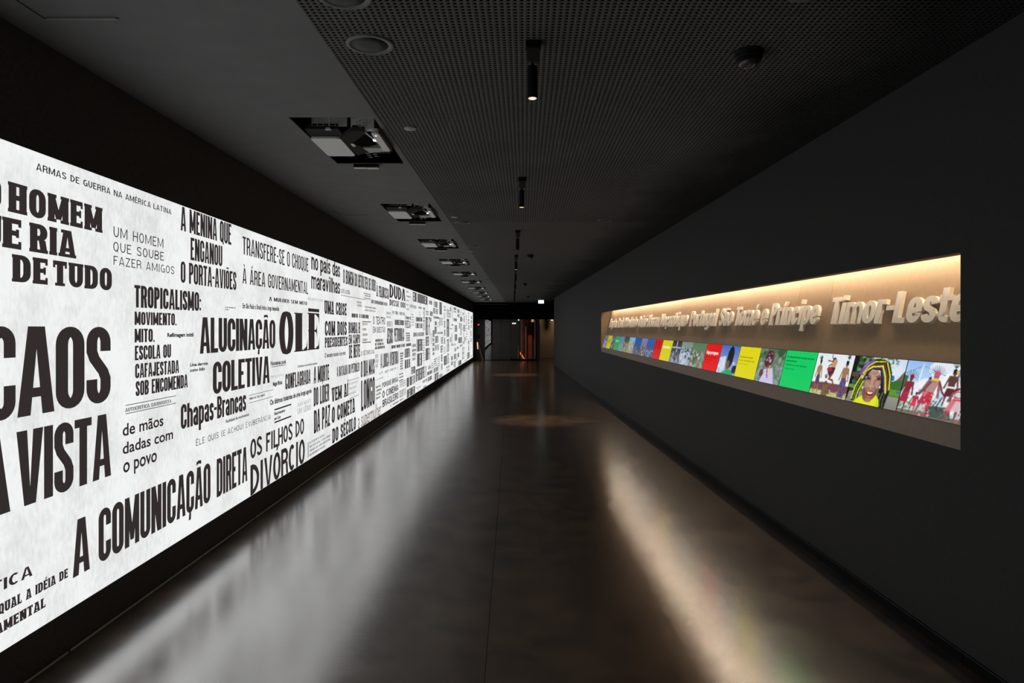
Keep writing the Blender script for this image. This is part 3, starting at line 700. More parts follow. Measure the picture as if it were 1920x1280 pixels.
HL_('O HOMEM DO REVÓLVER DE OURO', 'S', 643.4, 704.3, 643.4, 504.2, 530.7); HL_('À FRANCESA', 'S', 705.7, 729, 705.7, 534, 555.2)
HL_('SUÍTE ASTRAL', 'N', 639.2, 656.5, 639.2, 541, 548.8, 'caption'); rule(639, 553, 686.5, .006)
HL_('DUDA', 'D', 730.3, 759.9, 730.3, 532.3, 557.2); HL_('DISSE OUI', 'D', 730.3, 759.9, 730.3, 560.7, 572.2)
HL_('O TEATRO', 'N', 699.4, 722, 699.4, 592.4, 607.8); HL_('EM QUESTÃO', 'N', 699.4, 722, 699.4, 612.3, 623.8)
HL_('A LOUCA AVENTURA', 'H', 713.4, 746.9, 713.4, 663.4, 691); HL_('JESUS', 'H', 725.3, 736.4, 725.3, 615, 645); HL_('PETROBRÁS', 'H', 739, 757.6, 739, 614.7, 640.8)
HL_('POESIA', 'K', 759.2, 770, 759.2, 600, 615)
rule(681, 549, 695, .010, M_INKBROWN); rule(681.5, 558.2, 695, .010, M_INKBROWN); rule(679, 602.7, 695.5, .014, M_INKBROWN); rule(679, 642.3, 695.5, .014, M_INKBROWN)
FLN = fontline
HL_('no país das', 'P', 583.5, 637.4, 584, 474.3, 504.6); HL_('maravilhas', 'P', 583.5, 637.4, 584, 510.4, 540.8)
FLN('de mãos', 229.7, 306, 232, 794.5, 817, .018, name='headline'); FLN('dadas com', 229.7, 324, 232, 829.4, 851, .018, name='headline'); FLN('o povo', 230.6, 293.8, 232, 868, 886, .018, mode='x', name='headline')
HL_('Chapas-Brancas', 'C', 338.7, 461.2, 341, 758, 804.5)
FLN('Refilmagem inútil', 313.4, 362.5, 313.4, 624, 631.4, .045); FLN('Uma derrota', 356, 389.4, 356, 681, 687, .04, .25); FLN('como lição', 356, 384, 356, 691, 697, .04, .25)
FLN('Em São Paulo o Brasil inicia a longa despedida', 454.5, 523.2, 454.5, 568, 577.2, .035); FLN('O terceiro mundo é um mito', 608.6, 647.7, 608.6, 661.9, 670.3, .03)
FLN('Continua no próximo número', 557.7, 595, 557.7, 684.3, 688.8, .03); FLN('Nonsense punk', 507.3, 536.4, 507.3, 676.8, 685.2, .035); FLN('Magia fílmica', 511.4, 529, 511.4, 715.8, 723.5, .045)
FLN('Os últimos instantes de uma longa agonia', 506, 584, 506, 749.5, 759.2, .04); FLN('Facilidade de movimentos', 423, 466.7, 423, 787, 792.6, .03)
FLN('Relacionamento', 514, 534.4, 514, 772.3, 778.4, .04); FLN('sem Caos', 514, 526, 514, 781.8, 787.6, .04)
FLN('Eis quem era o', 654.4, 671, 654.4, 716.5, 721.6, .0, m=M_INKGREY); FLN('“bem servido”.', 654.4, 669.5, 654.4, 725.5, 731, .0, m=M_INKGREY); FLN('de sempre', 654.4, 667, 654.4, 735.5, 740.6, .0, m=M_INKGREY)
FLN('a supermulher', 671, 714.5, 671, 784.8, 804, .0, mode='x', m=M_INKBROWN, name='headline'); FLN('O tempo da', 759.2, 770, 759.2, 590.5, 597.5, .04)
# far print: too small to read; solid strokes only
FP = {'a': [], 'g': [], 'b': []}
def smudge(x0, x1, yt, yb, dens=.5, key='a', px=None):
    """block of unreadable print: pixel box measured at column x0"""
    ya, yb_ = yl(x0), yl(x1); z1, z0 = zl(x0, yt), zl(x0, yb); h = z1 - z0; y_ = ya
    lw_ = max(h * .32, (yb_ - ya) / 14)
    while y_ < yb_ - lw_ * .4:
        q = min(lw_ * rnd.uniform(.7, 1.2), yb_ - y_)
        if rnd.random() < .12 and yb_ - ya > lw_ * 5: y_ += q * .6; continue
        s = q * (.22 + .28 * dens); k = rnd.random(); P = FP[key]
        def rr(a, c, e, f): P.append([(a, c), (e, c), (e, f), (a, f)])
        rr(y_, z0, y_ + s, z1)
        if k < .75: rr(y_ + q * .92 - s, z0, y_ + q * .92, z1)
        if k < .5 or k > .75: rr(y_, z1 - h * .14, y_ + q * .9, z1)
        if k > .3 and k < .6 or k > .85: rr(y_, z0, y_ + q * .9, z0 + h * .14)
        if .5 < k: rr(y_, z0 + h * .45, y_ + q * .9, z0 + h * .57)
        y_ += q * 1.06
def sm_lines(x0, x1, yt, n, step, h, dens=.4, key='a'):
    for k in range(n): smudge(x0, x1 - rnd.uniform(0, (x1 - x0) * .3), yt + k * step, yt + k * step + h, dens, key)
sm_lines(422, 449, 574.5, 1, 5, 2.6); sm_lines(422, 430, 579, 1, 5, 2)
smudge(659.2, 691, 587.2, 594.8, .9); sm_lines(669, 681, 564.3, 2, 6, 3.4, .5, 'b'); sm_lines(684, 707, 573.5, 2, 6, 3, .4, 'b'); sm_lines(683.3, 695, 552, 1, 5, 3, .5, 'b')
smudge(696, 727, 561.5, 568, .6); sm_lines(679.4, 690, 605, 4, 10, 4.6, .4, 'b')
sm_lines(703, 722, 636, 3, 7, 5, .7); sm_lines(703, 710, 665, 3, 9, 6.5, .1, 'g'); smudge(711, 746, 698, 702.5, .1, 'g')
sm_lines(704.7, 716, 724.5, 4, 7, 3.6, .6); sm_lines(706, 722, 710.5, 1, 5, 2.4, .1, 'g'); smudge(732.5, 756, 759.4, 762, .6)
smudge(724, 733, 584, 589, .2, 'g'); smudge(724, 733, 592, 596, .2, 'g'); smudge(736, 759, 582.5, 588.5, .5); smudge(725, 736.5, 602, 612, .3, 'g'); smudge(740, 757.5, 599, 608.8, .8)
smudge(734, 771, 647.5, 653.5, .8); sm_lines(750, 757, 661.5, 7, 4.8, 3, .9); sm_lines(761.5, 767, 545, 5, 8.2, 2.4, .4); smudge(764, 771, 554, 557, .2, 'g'); smudge(767, 781, 570, 576, .3, 'g')
sm_lines(761, 770, 623.5, 4, 4.4, 2.8, .7); sm_lines(748, 757.5, 701, 3, 6, 2.6, .6)
FAR = [  # x0, x1, top, bottom at x0, density, ink   (read off the photograph)
 (758.5, 769, 654, 671, .9, 'a'), (758.8, 769, 675, 691.5, .9, 'a'), (771, 778.5, 688.5, 702, .8, 'a'), (762.5, 778, 709, 726, .9, 'a'), (763, 778, 731, 746, .9, 'a'), (748, 760.5, 717, 728, .1, 'g'), (748.5, 761, 733, 746, .1, 'g'),
 (779.5, 799, 693, 716, .7, 'a'), (772, 780, 645.5, 651, .5, 'a'), (772, 780, 655, 659.5, .5, 'a'), (773, 780, 662, 668, .5, 'a'), (773, 779, 671, 676, .5, 'a'), (781, 792, 636, 659.5, 1, 'a'), (782, 792, 663, 687.5, 1, 'a'),
 (779, 792, 594, 602, 1, 'a'), (779, 792, 605.5, 615, 1, 'a'), (775, 795, 623.5, 631, .5, 'a'), (773, 802, 546, 564, .8, 'a'), (804.5, 810, 562.5, 570, 1, 'a'), (813.5, 820.5, 564, 575, .6, 'a'), (812, 821, 577, 587, .4, 'a'),
 (784, 791, 574.5, 577.5, .5, 'a'), (793, 797, 576, 597, .1, 'g'), (793, 797, 599, 619, .1, 'g'), (799, 804, 582.5, 585.5, .7, 'a'), (799, 804, 587, 590, .7, 'a'), (806, 811, 583, 592, .9, 'a'), (798, 802, 594, 628.5, 1, 'a'), (803.5, 806, 594, 628.5, .6, 'a'),
 (806.5, 809, 595, 603, .8, 'a'), (798, 805, 631, 649, .7, 'a'), (798, 806, 653, 676, .9, 'a'), (811, 814.5, 619, 632, .8, 'a'), (811, 814.5, 634, 640, .8, 'a'), (811, 814.5, 642.5, 649, .8, 'a'), (811, 814.5, 652, 658.5, .8, 'a'), (811, 814.5, 661, 666, .8, 'a'),
 (813, 823, 592.5, 596.5, .8, 'a'), (823, 830, 595, 610, .2, 'g'), (815, 819, 602, 609.5, 1, 'a'), (815, 819, 612, 626, .9, 'a'), (820.5, 830, 622.5, 626, .7, 'a'), (816, 822, 630, 643, .6, 'a'), (816, 823, 647, 657, .5, 'a'), (826, 831, 632, 645, .5, 'a'),
 (826, 830, 648, 661.5, .7, 'a'), (826.5, 830, 665, 678, .5, 'a'), (827, 830, 682, 694, .4, 'a'), (823.5, 829, 565.5, 589, .8, 'a'), (832, 836, 573.5, 576, .7, 'a'), (832, 836, 579, 582, .7, 'a'), (837.5, 844.5, 579.5, 594.5, .1, 'g'), (832.5, 835, 601.5, 614, .6, 'a'),
 (832.5, 835, 617.5, 629, .6, 'a'), (832.5, 835, 634, 644.5, .9, 'a'), (837.5, 842, 597.5, 631.5, .8, 'a'), (837.5, 842, 636, 660, .3, 'a'), (832, 838, 668, 685.5, .9, 'a'), (838.5, 842, 663.5, 682, .3, 'g'), (843.5, 846, 575, 583, .9, 'a'), (843, 845.5, 586, 594, .3, 'g'),
 (850.5, 855.5, 575.5, 580, .9, 'a'), (850.5, 855.5, 582, 585, .7, 'a'), (849.5, 856.5, 596, 601.5, .9, 'a'), (857.5, 861.5, 579, 586, .8, 'a'), (857.5, 861.5, 588.5, 594, .9, 'a'), (863.5, 865, 580.5, 590.5, .3, 'g'), (852.5, 857, 609.5, 622, .8, 'a'), (852.5, 857, 626.5, 638.5, .8, 'a'),
 (843, 846, 632, 641.5, .4, 'g'), (846.5, 850, 607.5, 610, .8, 'a'), (863, 866, 593, 602.5, .9, 'a'), (860.5, 862.5, 605, 616, .7, 'a'), (863.5, 865.5, 606, 628, .6, 'a'), (859.5, 866, 632.5, 643.5, .9, 'a'), (867, 869.5, 585.5, 590.5, .3, 'a'), (867, 868.5, 596.5, 601.5, .6, 'a'), (869.5, 871.5, 592, 604, .3, 'a'),
 (868.5, 872.5, 609, 621, .5, 'a'), (873.8, 875, 591, 600, .4, 'a'), (873.8, 875, 602, 611, .3, 'g'), (877.5, 880, 586, 588, .8, 'a'), (877.5, 879.5, 590, 595, .1, 'g'), (877, 880, 597.5, 602, .4, 'a'), (877.5, 879.5, 604.5, 607, .8, 'a'), (883, 885, 592, 598, .7, 'a'), (882.5, 885, 600, 606, .4, 'a'), (883, 884.6, 608, 614.5, .6, 'a'),
 (882, 885, 620, 630, .1, 'g'), (882, 885, 633, 641, .1, 'g'), (878, 880, 610, 618, .5, 'a'), (878, 879.6, 638, 646, .8, 'a'), (878, 879.6, 648, 658, .6, 'a'), (846, 855, 645.5, 649, .1, 'g'), (852, 856, 653, 659, .5, 'a'), (857, 859.5, 650, 654, .9, 'a'), (862, 867, 646, 650.5, .8, 'a'), (866.5, 871, 651.5, 674, .2, 'g'),
 (846, 849, 668, 676, .9, 'a'), (851, 855, 664, 674, .7, 'a'), (858, 861, 662, 670, .9, 'a'), (846, 849, 678, 685, .8, 'a'), (850.5, 854.5, 678, 690, .3, 'a'), (859, 865, 677, 686, .9, 'a'), (876, 880.5, 661.5, 673, .8, 'a'), (883, 885, 667, 669, .9, 'a'), (813, 822, 690.5, 699, .7, 'a'), (814, 822, 701, 716, .8, 'a'), (823, 830, 703, 709, .5, 'a'),
 (801, 810.5, 697.5, 704, .8, 'a'), (802, 810, 707.5, 715.5, 1, 'a'), (803, 808, 686.5, 692.5, .4, 'a'), (792, 801, 714, 718.5, .5, 'a'), (792.5, 799, 725, 729, .4, 'a'), (781, 789, 727, 730, .05, 'g'), (837, 843, 687.5, 691, .5, 'a'), (837, 843, 694, 697.5, .4, 'a'), (843, 848, 615, 617, .4, 'a'), (870, 873, 632, 640, .4, 'a'), (867.5, 871, 640, 645, .2, 'a'),
]
for f in FAR: smudge(*f[:6])
for (a, c, y0, n, st, h) in ((820, 826, 604, 3, 3.6, 1.5), (792.5, 797, 636, 6, 5, 2.4), (807, 811, 625, 7, 3, 1.3), (832, 836, 586, 4, 3.2, 1.4), (846.5, 849.5, 574, 7, 3.4, 1.5), (846, 849, 625, 8, 3, 1.6), (820.5, 825, 669, 5, 4, 2.2), (813, 820, 673, 4, 4.2, 2.2), (831.5, 837, 651, 4, 3.5, 1.4), (868, 872, 624, 3, 3, 1.5), (808.5, 813, 681, 3, 4, 2), (793, 798, 665, 3, 5, 2.4), (881, 882.4, 608, 8, 4.5, 1.6), (869, 872, 581, 3, 3.2, 1.3), (874, 876.5, 615, 6, 5, 2), (867, 870, 612, 3, 3, 1.4), (855.5, 858.5, 664, 4, 3.4, 1.5), (870.5, 876, 676, 2, 4, 1.4), (786, 790, 585, 3, 4, 1.4), (771, 777, 588, 5, 5, 2.2)):
    sm_lines(a, c, y0, n, st, h, .4, 'g' if n % 2 else 'a')
# the same print beyond the left edge of the picture
for (y0_, y1_, z0_, z1_) in ((-2.2, .3, 1.5, 1.9), (-2.2, 1.3, .9, 1.35), (-1.5, 1.0, 2.0, 2.3), (-2, .8, .35, .75), (1.3, 2.0, 2.05, 2.3)):
    yy = y0_
    while yy < y1_:
        for q in ((yy, z0_, yy + .09, z1_), (yy, z1_ - .06, yy + .26, z1_), (yy + .17, z0_, yy + .26, z1_)):
            FP['a'].append([(q[0], q[1]), (q[2], q[1]), (q[2], q[3]), (q[0], q[3])])
        yy += .34
for k, m_ in (('a', M_INK), ('g', M_INKGREY), ('b', M_INKBROWN)):
    o_ = wallmesh(FP[k], 'fine_print', m_); o_['kind'] = 'stuff'
HL_('PTICA', 'K', -42, 60.5, 20, 1077, 1098.5); HL_('A QUAL A IDÉIA DE', 'S', -24, 127, 8, 1127.5, 1147); HL_('FUNDAMENTAL', 'S', -70, 85, 5, 1164, 1184)

# ------------------------------------------------------------------ niche in the right wall
def ni(y): return (y - YN) / (YF - YN)
PROF = [(0.0, 1.016, 1.099), (0.035, 1.128, 1.191), (0.108, 1.424, 1.467), (0.228, 1.985, 2.012), (0.245, 2.10, 2.12)]
def npt(k, y, dd=0.0):
    d, zn, zf = PROF[k]; return (xw(y) + d + dd, y, zn + (zf - zn) * ni(y))
def dz(y, z):   # board depth at height z
    (d0, a0, b0), (d1, a1, b1) = PROF[2], PROF[3]
    z0 = a0 + (b0 - a0) * ni(y); z1 = a1 + (b1 - a1) * ni(y); return d0 + (d1 - d0) * (z - z0) / (z1 - z0)
nc = empty('display_niche', (xw(9), 9, 0), 'long tan lined recess in the charcoal right wall with a sloping back', 'niche')
nc.location = (0, 0, 0)
seams = [YN, 5.0, 5.55, 7.186, 9.253, 11.87, 14.38, YF]
for i in range(len(seams) - 1):
    a, c = seams[i] + .0012, seams[i + 1] - .0012
    mb = MB()
    e = .012
    mb.hexa([npt(2, a, .002), npt(2, c, .002), npt(2, c, e), npt(2, a, e)], [npt(4, a), npt(4, c), npt(4, c, e), npt(4, a, e)])
    mb.build('back_panel', M_BOARD2 if i % 2 == 0 else M_BOARD, nc)
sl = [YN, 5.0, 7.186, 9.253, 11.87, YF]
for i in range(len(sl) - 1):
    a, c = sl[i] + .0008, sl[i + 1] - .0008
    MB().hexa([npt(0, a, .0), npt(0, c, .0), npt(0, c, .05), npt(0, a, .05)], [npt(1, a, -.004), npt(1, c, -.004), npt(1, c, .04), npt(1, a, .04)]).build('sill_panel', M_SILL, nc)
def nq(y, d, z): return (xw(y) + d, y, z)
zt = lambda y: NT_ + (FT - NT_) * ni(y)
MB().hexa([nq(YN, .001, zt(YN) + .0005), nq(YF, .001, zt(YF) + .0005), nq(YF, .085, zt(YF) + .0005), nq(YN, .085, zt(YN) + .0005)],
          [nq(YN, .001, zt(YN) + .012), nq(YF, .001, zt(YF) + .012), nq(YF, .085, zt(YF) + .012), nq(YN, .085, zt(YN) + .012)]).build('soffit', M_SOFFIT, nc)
MB().box(xw(YF) + .002, YF - .001, 1.0, xw(YF) + .27, YF + .012, 2.13).build('end_panel', M_BOARD, nc)
MB().box(xw(YN) + .004, YN - .012, 1.0, xw(YN) + .27, YN + .001, 2.13).build('end_panel', M_BOARD, nc)
# housing that closes the box
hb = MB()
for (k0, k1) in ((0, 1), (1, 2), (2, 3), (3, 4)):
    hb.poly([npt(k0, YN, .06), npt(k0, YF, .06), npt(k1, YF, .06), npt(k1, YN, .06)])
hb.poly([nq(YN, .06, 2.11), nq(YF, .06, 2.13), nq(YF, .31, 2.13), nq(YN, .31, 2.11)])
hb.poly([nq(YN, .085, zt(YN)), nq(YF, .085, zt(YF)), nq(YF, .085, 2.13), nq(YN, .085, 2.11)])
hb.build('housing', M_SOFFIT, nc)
ya, yb_ = YN + .05, YF - .25
MB().hexa([nq(ya, .129, 2.060), nq(yb_, .129, 2.076), nq(yb_, .149, 2.076), nq(ya, .149, 2.060)],
          [nq(ya, .129, 2.066), nq(yb_, .129, 2.082), nq(yb_, .149, 2.082), nq(ya, .149, 2.066)]).build('led_strip', M_LED, nc)

# ------------------------------------------------------------------ pictures on the display tiles
def lin(c): return tuple(((v / 255.0) / 12.92 if v <= 10 else (((v / 255.0) + .055) / 1.055) ** 2.4) for v in c)
class Pic:
    def __init__(s, w, h, bg):
        s.w, s.h = w, h; s.a = np.zeros((h, w, 3)); s.a[:] = lin(bg)
        s.U, s.V = np.meshgrid((np.arange(w) + .5) / w, (np.arange(h) + .5) / h); s.rg = np.random.RandomState(w * 7 + h + int(sum(bg)))
    def m(s, mask, c, al=1.0):
        if mask.any(): s.a[mask] = s.a[mask] * (1 - al) + np.array(lin(c)) * al
        return s
    def rect(s, u0, v0, u1, v1, c, al=1.0): return s.m((s.U >= u0) & (s.U < u1) & (s.V >= v0) & (s.V < v1), c, al)
    def ell(s, u, v, ru, rv, c, al=1.0, rot=0):
        x, y = s.U - u, s.V - v
        if rot: r = math.radians(rot); x, y = x * math.cos(r) + y * math.sin(r), -x * math.sin(r) + y * math.cos(r)
        return s.m((x / ru) ** 2 + (y / rv) ** 2 < 1, c, al)
    def poly(s, pts, c, al=1.0):
        ins = np.zeros(s.U.shape, bool); n = len(pts)
        for i in range(n):
            (x0, y0), (x1, y1) = pts[i], pts[(i + 1) % n]
            if y0 == y1: continue
            cnd = ((s.V < y0) != (s.V < y1)) & (s.U < (x1 - x0) * (s.V - y0) / (y1 - y0) + x0); ins ^= cnd
        return s.m(ins, c, al)
    def line(s, u0, v0, u1, v1, th, c, al=1.0, th1=None):
        dx, dy = u1 - u0, v1 - v0; L = dx * dx + dy * dy or 1e-9
        t = np.clip(((s.U - u0) * dx + (s.V - v0) * dy) / L, 0, 1); d = np.hypot(s.U - u0 - t * dx, s.V - v0 - t * dy)
        tt = th + ((th1 if th1 is not None else th) - th) * t
        return s.m(d < tt / 2, c, al)
    def path(s, pts, th, c, al=1.0):
        for a, b in zip(pts, pts[1:]): s.line(*a, *b, th, c, al)
        return s
    def grad(s, v0, v1, c0, c1, u0=0, u1=1):
        t = np.clip((s.V - v0) / (v1 - v0), 0, 1)[..., None]; col = np.array(lin(c0)) * (1 - t) + np.array(lin(c1)) * t
        mk = (s.V >= v0) & (s.V <= v1) & (s.U >= u0) & (s.U <= u1); s.a[mk] = col[mk]; return s
    def specks(s, n, u0, v0, u1, v1, cols, r=.02, al=.8, asp=1.0):
        for _ in range(n):
            u, v = s.rg.uniform(u0, u1), s.rg.uniform(v0, v1); c = cols[s.rg.randint(len(cols))]; q = r * s.rg.uniform(.5, 1.4)
            s.ell(u, v, q, q * asp, c, al)
        return s
    def noise(s, k=.08):
        s.a *= (1 + s.rg.uniform(-k, k, s.a.shape[:2]))[..., None]; return s
def figure(p, u, v0, v1, w, skin, top, low, lean=0.0, hair=(20, 15, 15), arms='down'):
    """a standing figure from head top v0 to feet v1"""
    H = v1 - v0; X = lambda t: u + lean * t
    p.line(X(.5) - w * .25, v0 + H * .5, X(1) - w * .4, v1, w * .30, skin, th1=w * .15)
    p.line(X(.5) + w * .25, v0 + H * .5, X(1) + w * .4, v1, w * .30, skin, th1=w * .15)
    p.poly([(X(.15) - w * .45, v0 + H * .17), (X(.15) + w * .45, v0 + H * .17), (X(.5) + w * .36, v0 + H * .5), (X(.5) - w * .36, v0 + H * .5)], top)
    p.poly([(X(.45) - w * .38, v0 + H * .45), (X(.45) + w * .38, v0 + H * .45), (X(.7) + w * .52, v0 + H * .72), (X(.7) - w * .52, v0 + H * .72)], low)
    if arms == 'down':
        for q in (-1, 1): p.line(X(.2) + q * w * .42, v0 + H * .2, X(.45) + q * w * .75, v0 + H * .52, w * .2, skin)
    elif arms == 'up':
        for q in (-1, 1): p.line(X(.2) + q * w * .4, v0 + H * .2, X(.1) + q * w * .9, v0 - H * .02, w * .18, skin)
    p.line(X(.1), v0 + H * .1, X(.16), v0 + H * .2, w * .22, skin)
    p.ell(X(.07), v0 + H * .08, w * .24, H * .085, skin); p.ell(X(.05), v0 + H * .04, w * .26, H * .06, hair)

def pic_dancers():
    p = Pic(118, 96, (150, 195, 245)); p.grad(0, .6, (150, 192, 245), (205, 228, 250)); p.grad(.6, 1, (205, 225, 235), (190, 200, 190))
    for (u, v, a, b) in ((.72, .12, .35, .22), (.85, .35, .25, .25), (.5, .4, .25, .12), (.3, .55, .3, .16), (.9, .7, .2, .2), (.15, .7, .12, .1)): p.ell(u, v, a, b, (248, 250, 252), .75)
    p.line(.02, .24, .27, .08, .010, (90, 140, 190)); p.line(.27, .08, .62, .22, .010, (90, 150, 200)); p.line(.27, .06, .24, .6, .018, (240, 242, 245)); p.line(.27, .08, .12, .75, .006, (200, 215, 235))
    p.poly([(0, .28), (.07, .3), (.04, .52), (0, .62)], (60, 110, 60)); p.specks(60, 0, .55, .2, .9, [(70, 110, 70), (220, 235, 235), (140, 170, 150)], .02, .7)
    p.specks(120, .3, .52, 1, .95, [(230, 236, 240), (120, 150, 130), (170, 190, 215), (70, 85, 70), (205, 220, 230)], .022, .6)
    p.rect(0, .93, 1, 1, (120, 115, 95)); p.poly([(.48, .78), (.80, .76), (.84, .97), (.44, .99)], (75, 90, 85)); p.specks(30, .46, .8, .8, .96, [(105, 120, 112), (55, 66, 62)], .02)
    p.line(.66, .60, .60, .80, .02, (60, 55, 50)); p.line(.60, .68, .55, .78, .015, (60, 55, 50))
    def crown(u, v, r, c, n=11, a0=-170, a1=-10):
        for k in range(n):
            t = math.radians(a0 + (a1 - a0) * k / (n - 1)); p.line(u, v, u + r * .8 * math.cos(t), v + r * math.sin(t), .008, c)
    crown(.12, .32, .15, (35, 60, 75), 9, -150, 10); crown(.51, .20, .15, (60, 80, 120), 13, -185, 5); crown(.78, .14, .24, (50, 75, 105), 11, -40, 60); crown(.76, .08, .10, (50, 80, 60), 6, -130, -50)
    figure(p, .13, .27, .99, .14, (110, 60, 65), (145, 35, 60), (170, 40, 70), -.10, (150, 30, 40))
    figure(p, .27, .58, .95, .09, (120, 60, 60), (200, 50, 75), (225, 60, 85), -.04)
    figure(p, .42, .28, .80, .08, (200, 80, 100), (205, 60, 90), (190, 60, 80), 0)
    figure(p, .52, .17, 1.0, .19, (150, 100, 100), (185, 140, 135), (195, 50, 70), -.16, (205, 90, 120))
    p.path([(.44, .36), (.36, .52), (.28, .60)], .035, (120, 70, 75)); p.path([(.58, .36), (.64, .52), (.69, .58)], .032, (110, 60, 65)); p.ell(.51, .31, .06, .025, (225, 205, 60))
    p.specks(45, .38, .52, .52, .98, [(225, 80, 100), (150, 35, 55), (235, 150, 160)], .014, .85, 1.3)
    figure(p, .76, .10, .75, .13, (105, 70, 60), (95, 60, 55), (115, 25, 45), -.03, (30, 25, 30)); p.poly([(.77, .12), (.83, .13), (.80, .2)], (235, 190, 60)); p.ell(.74, .41, .07, .018, (235, 235, 235))
    figure(p, .93, .27, 1.0, .17, (140, 85, 80), (220, 185, 180), (205, 70, 90), -.12, (150, 30, 60)); p.path([(.86, .42), (.74, .5), (.69, .57)], .04, (90, 50, 50))
    p.poly([(.82, .46), (.97, .46), (.95, .58), (.82, .58)], (215, 75, 105)); p.ell(.88, .52, .05, .04, (205, 225, 215)); p.poly([(.80, .62), (.95, .62), (.97, .8), (.72, .82)], (225, 205, 210), .8); p.poly([(.80, .62), (.86, .62), (.8, .85), (.72, .84)], (215, 60, 85), .7)
    figure(p, 1.0, .62, 1.05, .08, (130, 70, 60), (150, 60, 60), (130, 50, 50)); return p.noise(.10)
def pic_woman():
    p = Pic(118, 96, (120, 160, 90)); p.grad(0, .45, (205, 225, 245), (225, 238, 245)); p.grad(.45, .75, (70, 115, 40), (85, 130, 45)); p.grad(.75, 1, (150, 150, 140), (130, 130, 120))
    p.poly([(0, 0), (.34, 0), (.30, .35), (.14, .75), (0, .8)], (38, 62, 38)); p.specks(140, 0, 0, .38, .6, [(30, 50, 30), (75, 115, 70), (20, 34, 22), (120, 160, 130), (55, 90, 50)], .03, .75)
    p.poly([(0, 0), (.10, 0), (.02, .95), (0, .95)], (16, 18, 16)); p.rect(.02, .35, .18, .45, (95, 70, 65)); p.specks(40, .45, 0, .85, .18, [(45, 90, 50), (90, 140, 90), (210, 228, 240)], .03, .8)
    p.ell(.82, .22, .14, .12, (225, 235, 242), .8); p.poly([(.80, .48), (.90, .40), (1, .36), (1, .64), (.8, .66)], (60, 110, 50)); p.poly([(.78, .34), (.84, .33), (.85, .44), (.79, .44)], (30, 110, 190)); p.poly([(.9, .4), (1, .22), (1, .42)], (125, 95, 85))
    p.rect(.0, .62, .3, .70, (100, 150, 55)); p.rect(.72, .60, 1, .72, (95, 150, 50)); p.rect(.93, .62, 1, .67, (60, 110, 160))
    cl, dk, y2 = (205, 215, 40), (24, 20, 30), (222, 226, 90)
    p.poly([(.10, .97), (.12, .6), (.21, .22), (.34, .04), (.54, .0), (.70, .08), (.79, .30), (.82, .62), (.78, 1.01), (.60, 1.01), (.63, .5), (.56, .26), (.40, .26), (.30, .45), (.25, .7), (.24, .97)], dk)
    p.poly([(.24, .90), (.34, .80), (.58, .76), (.66, .86), (.68, 1.01), (.16, 1.01)], (226, 236, 30))
    p.path([(.11, .94), (.14, .64), (.23, .38)], .026, cl); p.path([(.16, .94), (.18, .68), (.26, .44)], .014, (120, 160, 60)); p.path([(.20, .96), (.22, .74), (.28, .52)], .022, cl); p.path([(.135, .9), (.16, .66), (.245, .40)], .010, (90, 50, 90))
    p.path([(.21, .36), (.27, .18), (.38, .10)], .085, (125, 80, 165)); p.path([(.24, .22), (.30, .12)], .03, (150, 105, 190)); p.path([(.33, .06), (.44, .03)], .03, (60, 50, 90))
    p.path([(.24, .46), (.29, .30), (.40, .20), (.58, .17)], .032, y2); p.path([(.25, .40), (.31, .25), (.42, .15), (.61, .12)], .012, (165, 70, 40)); p.path([(.24, .36), (.31, .20), (.43, .09), (.62, .07)], .026, cl); p.path([(.27, .47), (.31, .35), (.42, .25), (.56, .215)], .010, (110, 70, 150))
    p.path([(.36, .04), (.50, .015), (.64, .03)], .016, (150, 180, 60)); p.path([(.66, .09), (.76, .34), (.80, .62)], .026, cl); p.path([(.62, .12), (.71, .34), (.77, .66)], .012, (165, 80, 50)); p.path([(.59, .16), (.68, .38), (.75, .70)], .028, y2); p.path([(.57, .20), (.65, .42), (.72, .70)], .010, (110, 70, 150))
    p.path([(.70, .70), (.68, .86), (.69, 1)], .012, (120, 150, 60)); p.path([(.64, .72), (.63, .86), (.64, 1)], .009, (160, 170, 90)); p.path([(.75, .70), (.735, .86), (.74, 1)], .010, (90, 110, 70))
    f0, f1, f2, dk2 = (132, 92, 74), (166, 122, 102), (192, 152, 134), (80, 48, 42)
    p.ell(.455, .60, .160, .345, f0, 1, 5); p.ell(.47, .52, .135, .24, f1, .9, 5); p.ell(.47, .36, .11, .10, f2, .9); p.ell(.36, .58, .05, .09, f2, .6); p.ell(.57, .55, .05, .09, f2, .6)
    for q in (.30, .335): p.path([(.38, q + .02), (.46, q), (.56, q + .015)], .006, f0)
    p.path([(.45, .30), (.46, .40)], .007, dk2, .6); p.path([(.49, .30), (.48, .40)], .007, dk2, .6)
    p.path([(.315, .42), (.36, .385), (.42, .41)], .016, dk2); p.path([(.51, .40), (.57, .37), (.61, .395)], .016, dk2)
    p.ell(.37, .45, .048, .034, dk2, .9); p.ell(.57, .43, .045, .034, dk2, .9); p.ell(.37, .455, .026, .010, (18, 12, 12)); p.ell(.57, .435, .026, .010, (18, 12, 12)); p.path([(.33, .49), (.37, .505), (.41, .49)], .007, f0); p.path([(.53, .47), (.57, .485), (.61, .465)], .007, f0)
    p.path([(.465, .42), (.455, .58)], .050, f2); p.ell(.455, .62, .060, .045, f2); p.ell(.425, .645, .014, .012, dk2); p.ell(.485, .64, .014, .012, dk2)
    p.path([(.38, .62), (.345, .72), (.36, .82)], .012, dk2, .8); p.path([(.53, .60), (.575, .70), (.56, .82)], .012, dk2, .8); p.path([(.33, .56), (.315, .66)], .008, f0); p.path([(.60, .53), (.62, .64)], .008, f0)
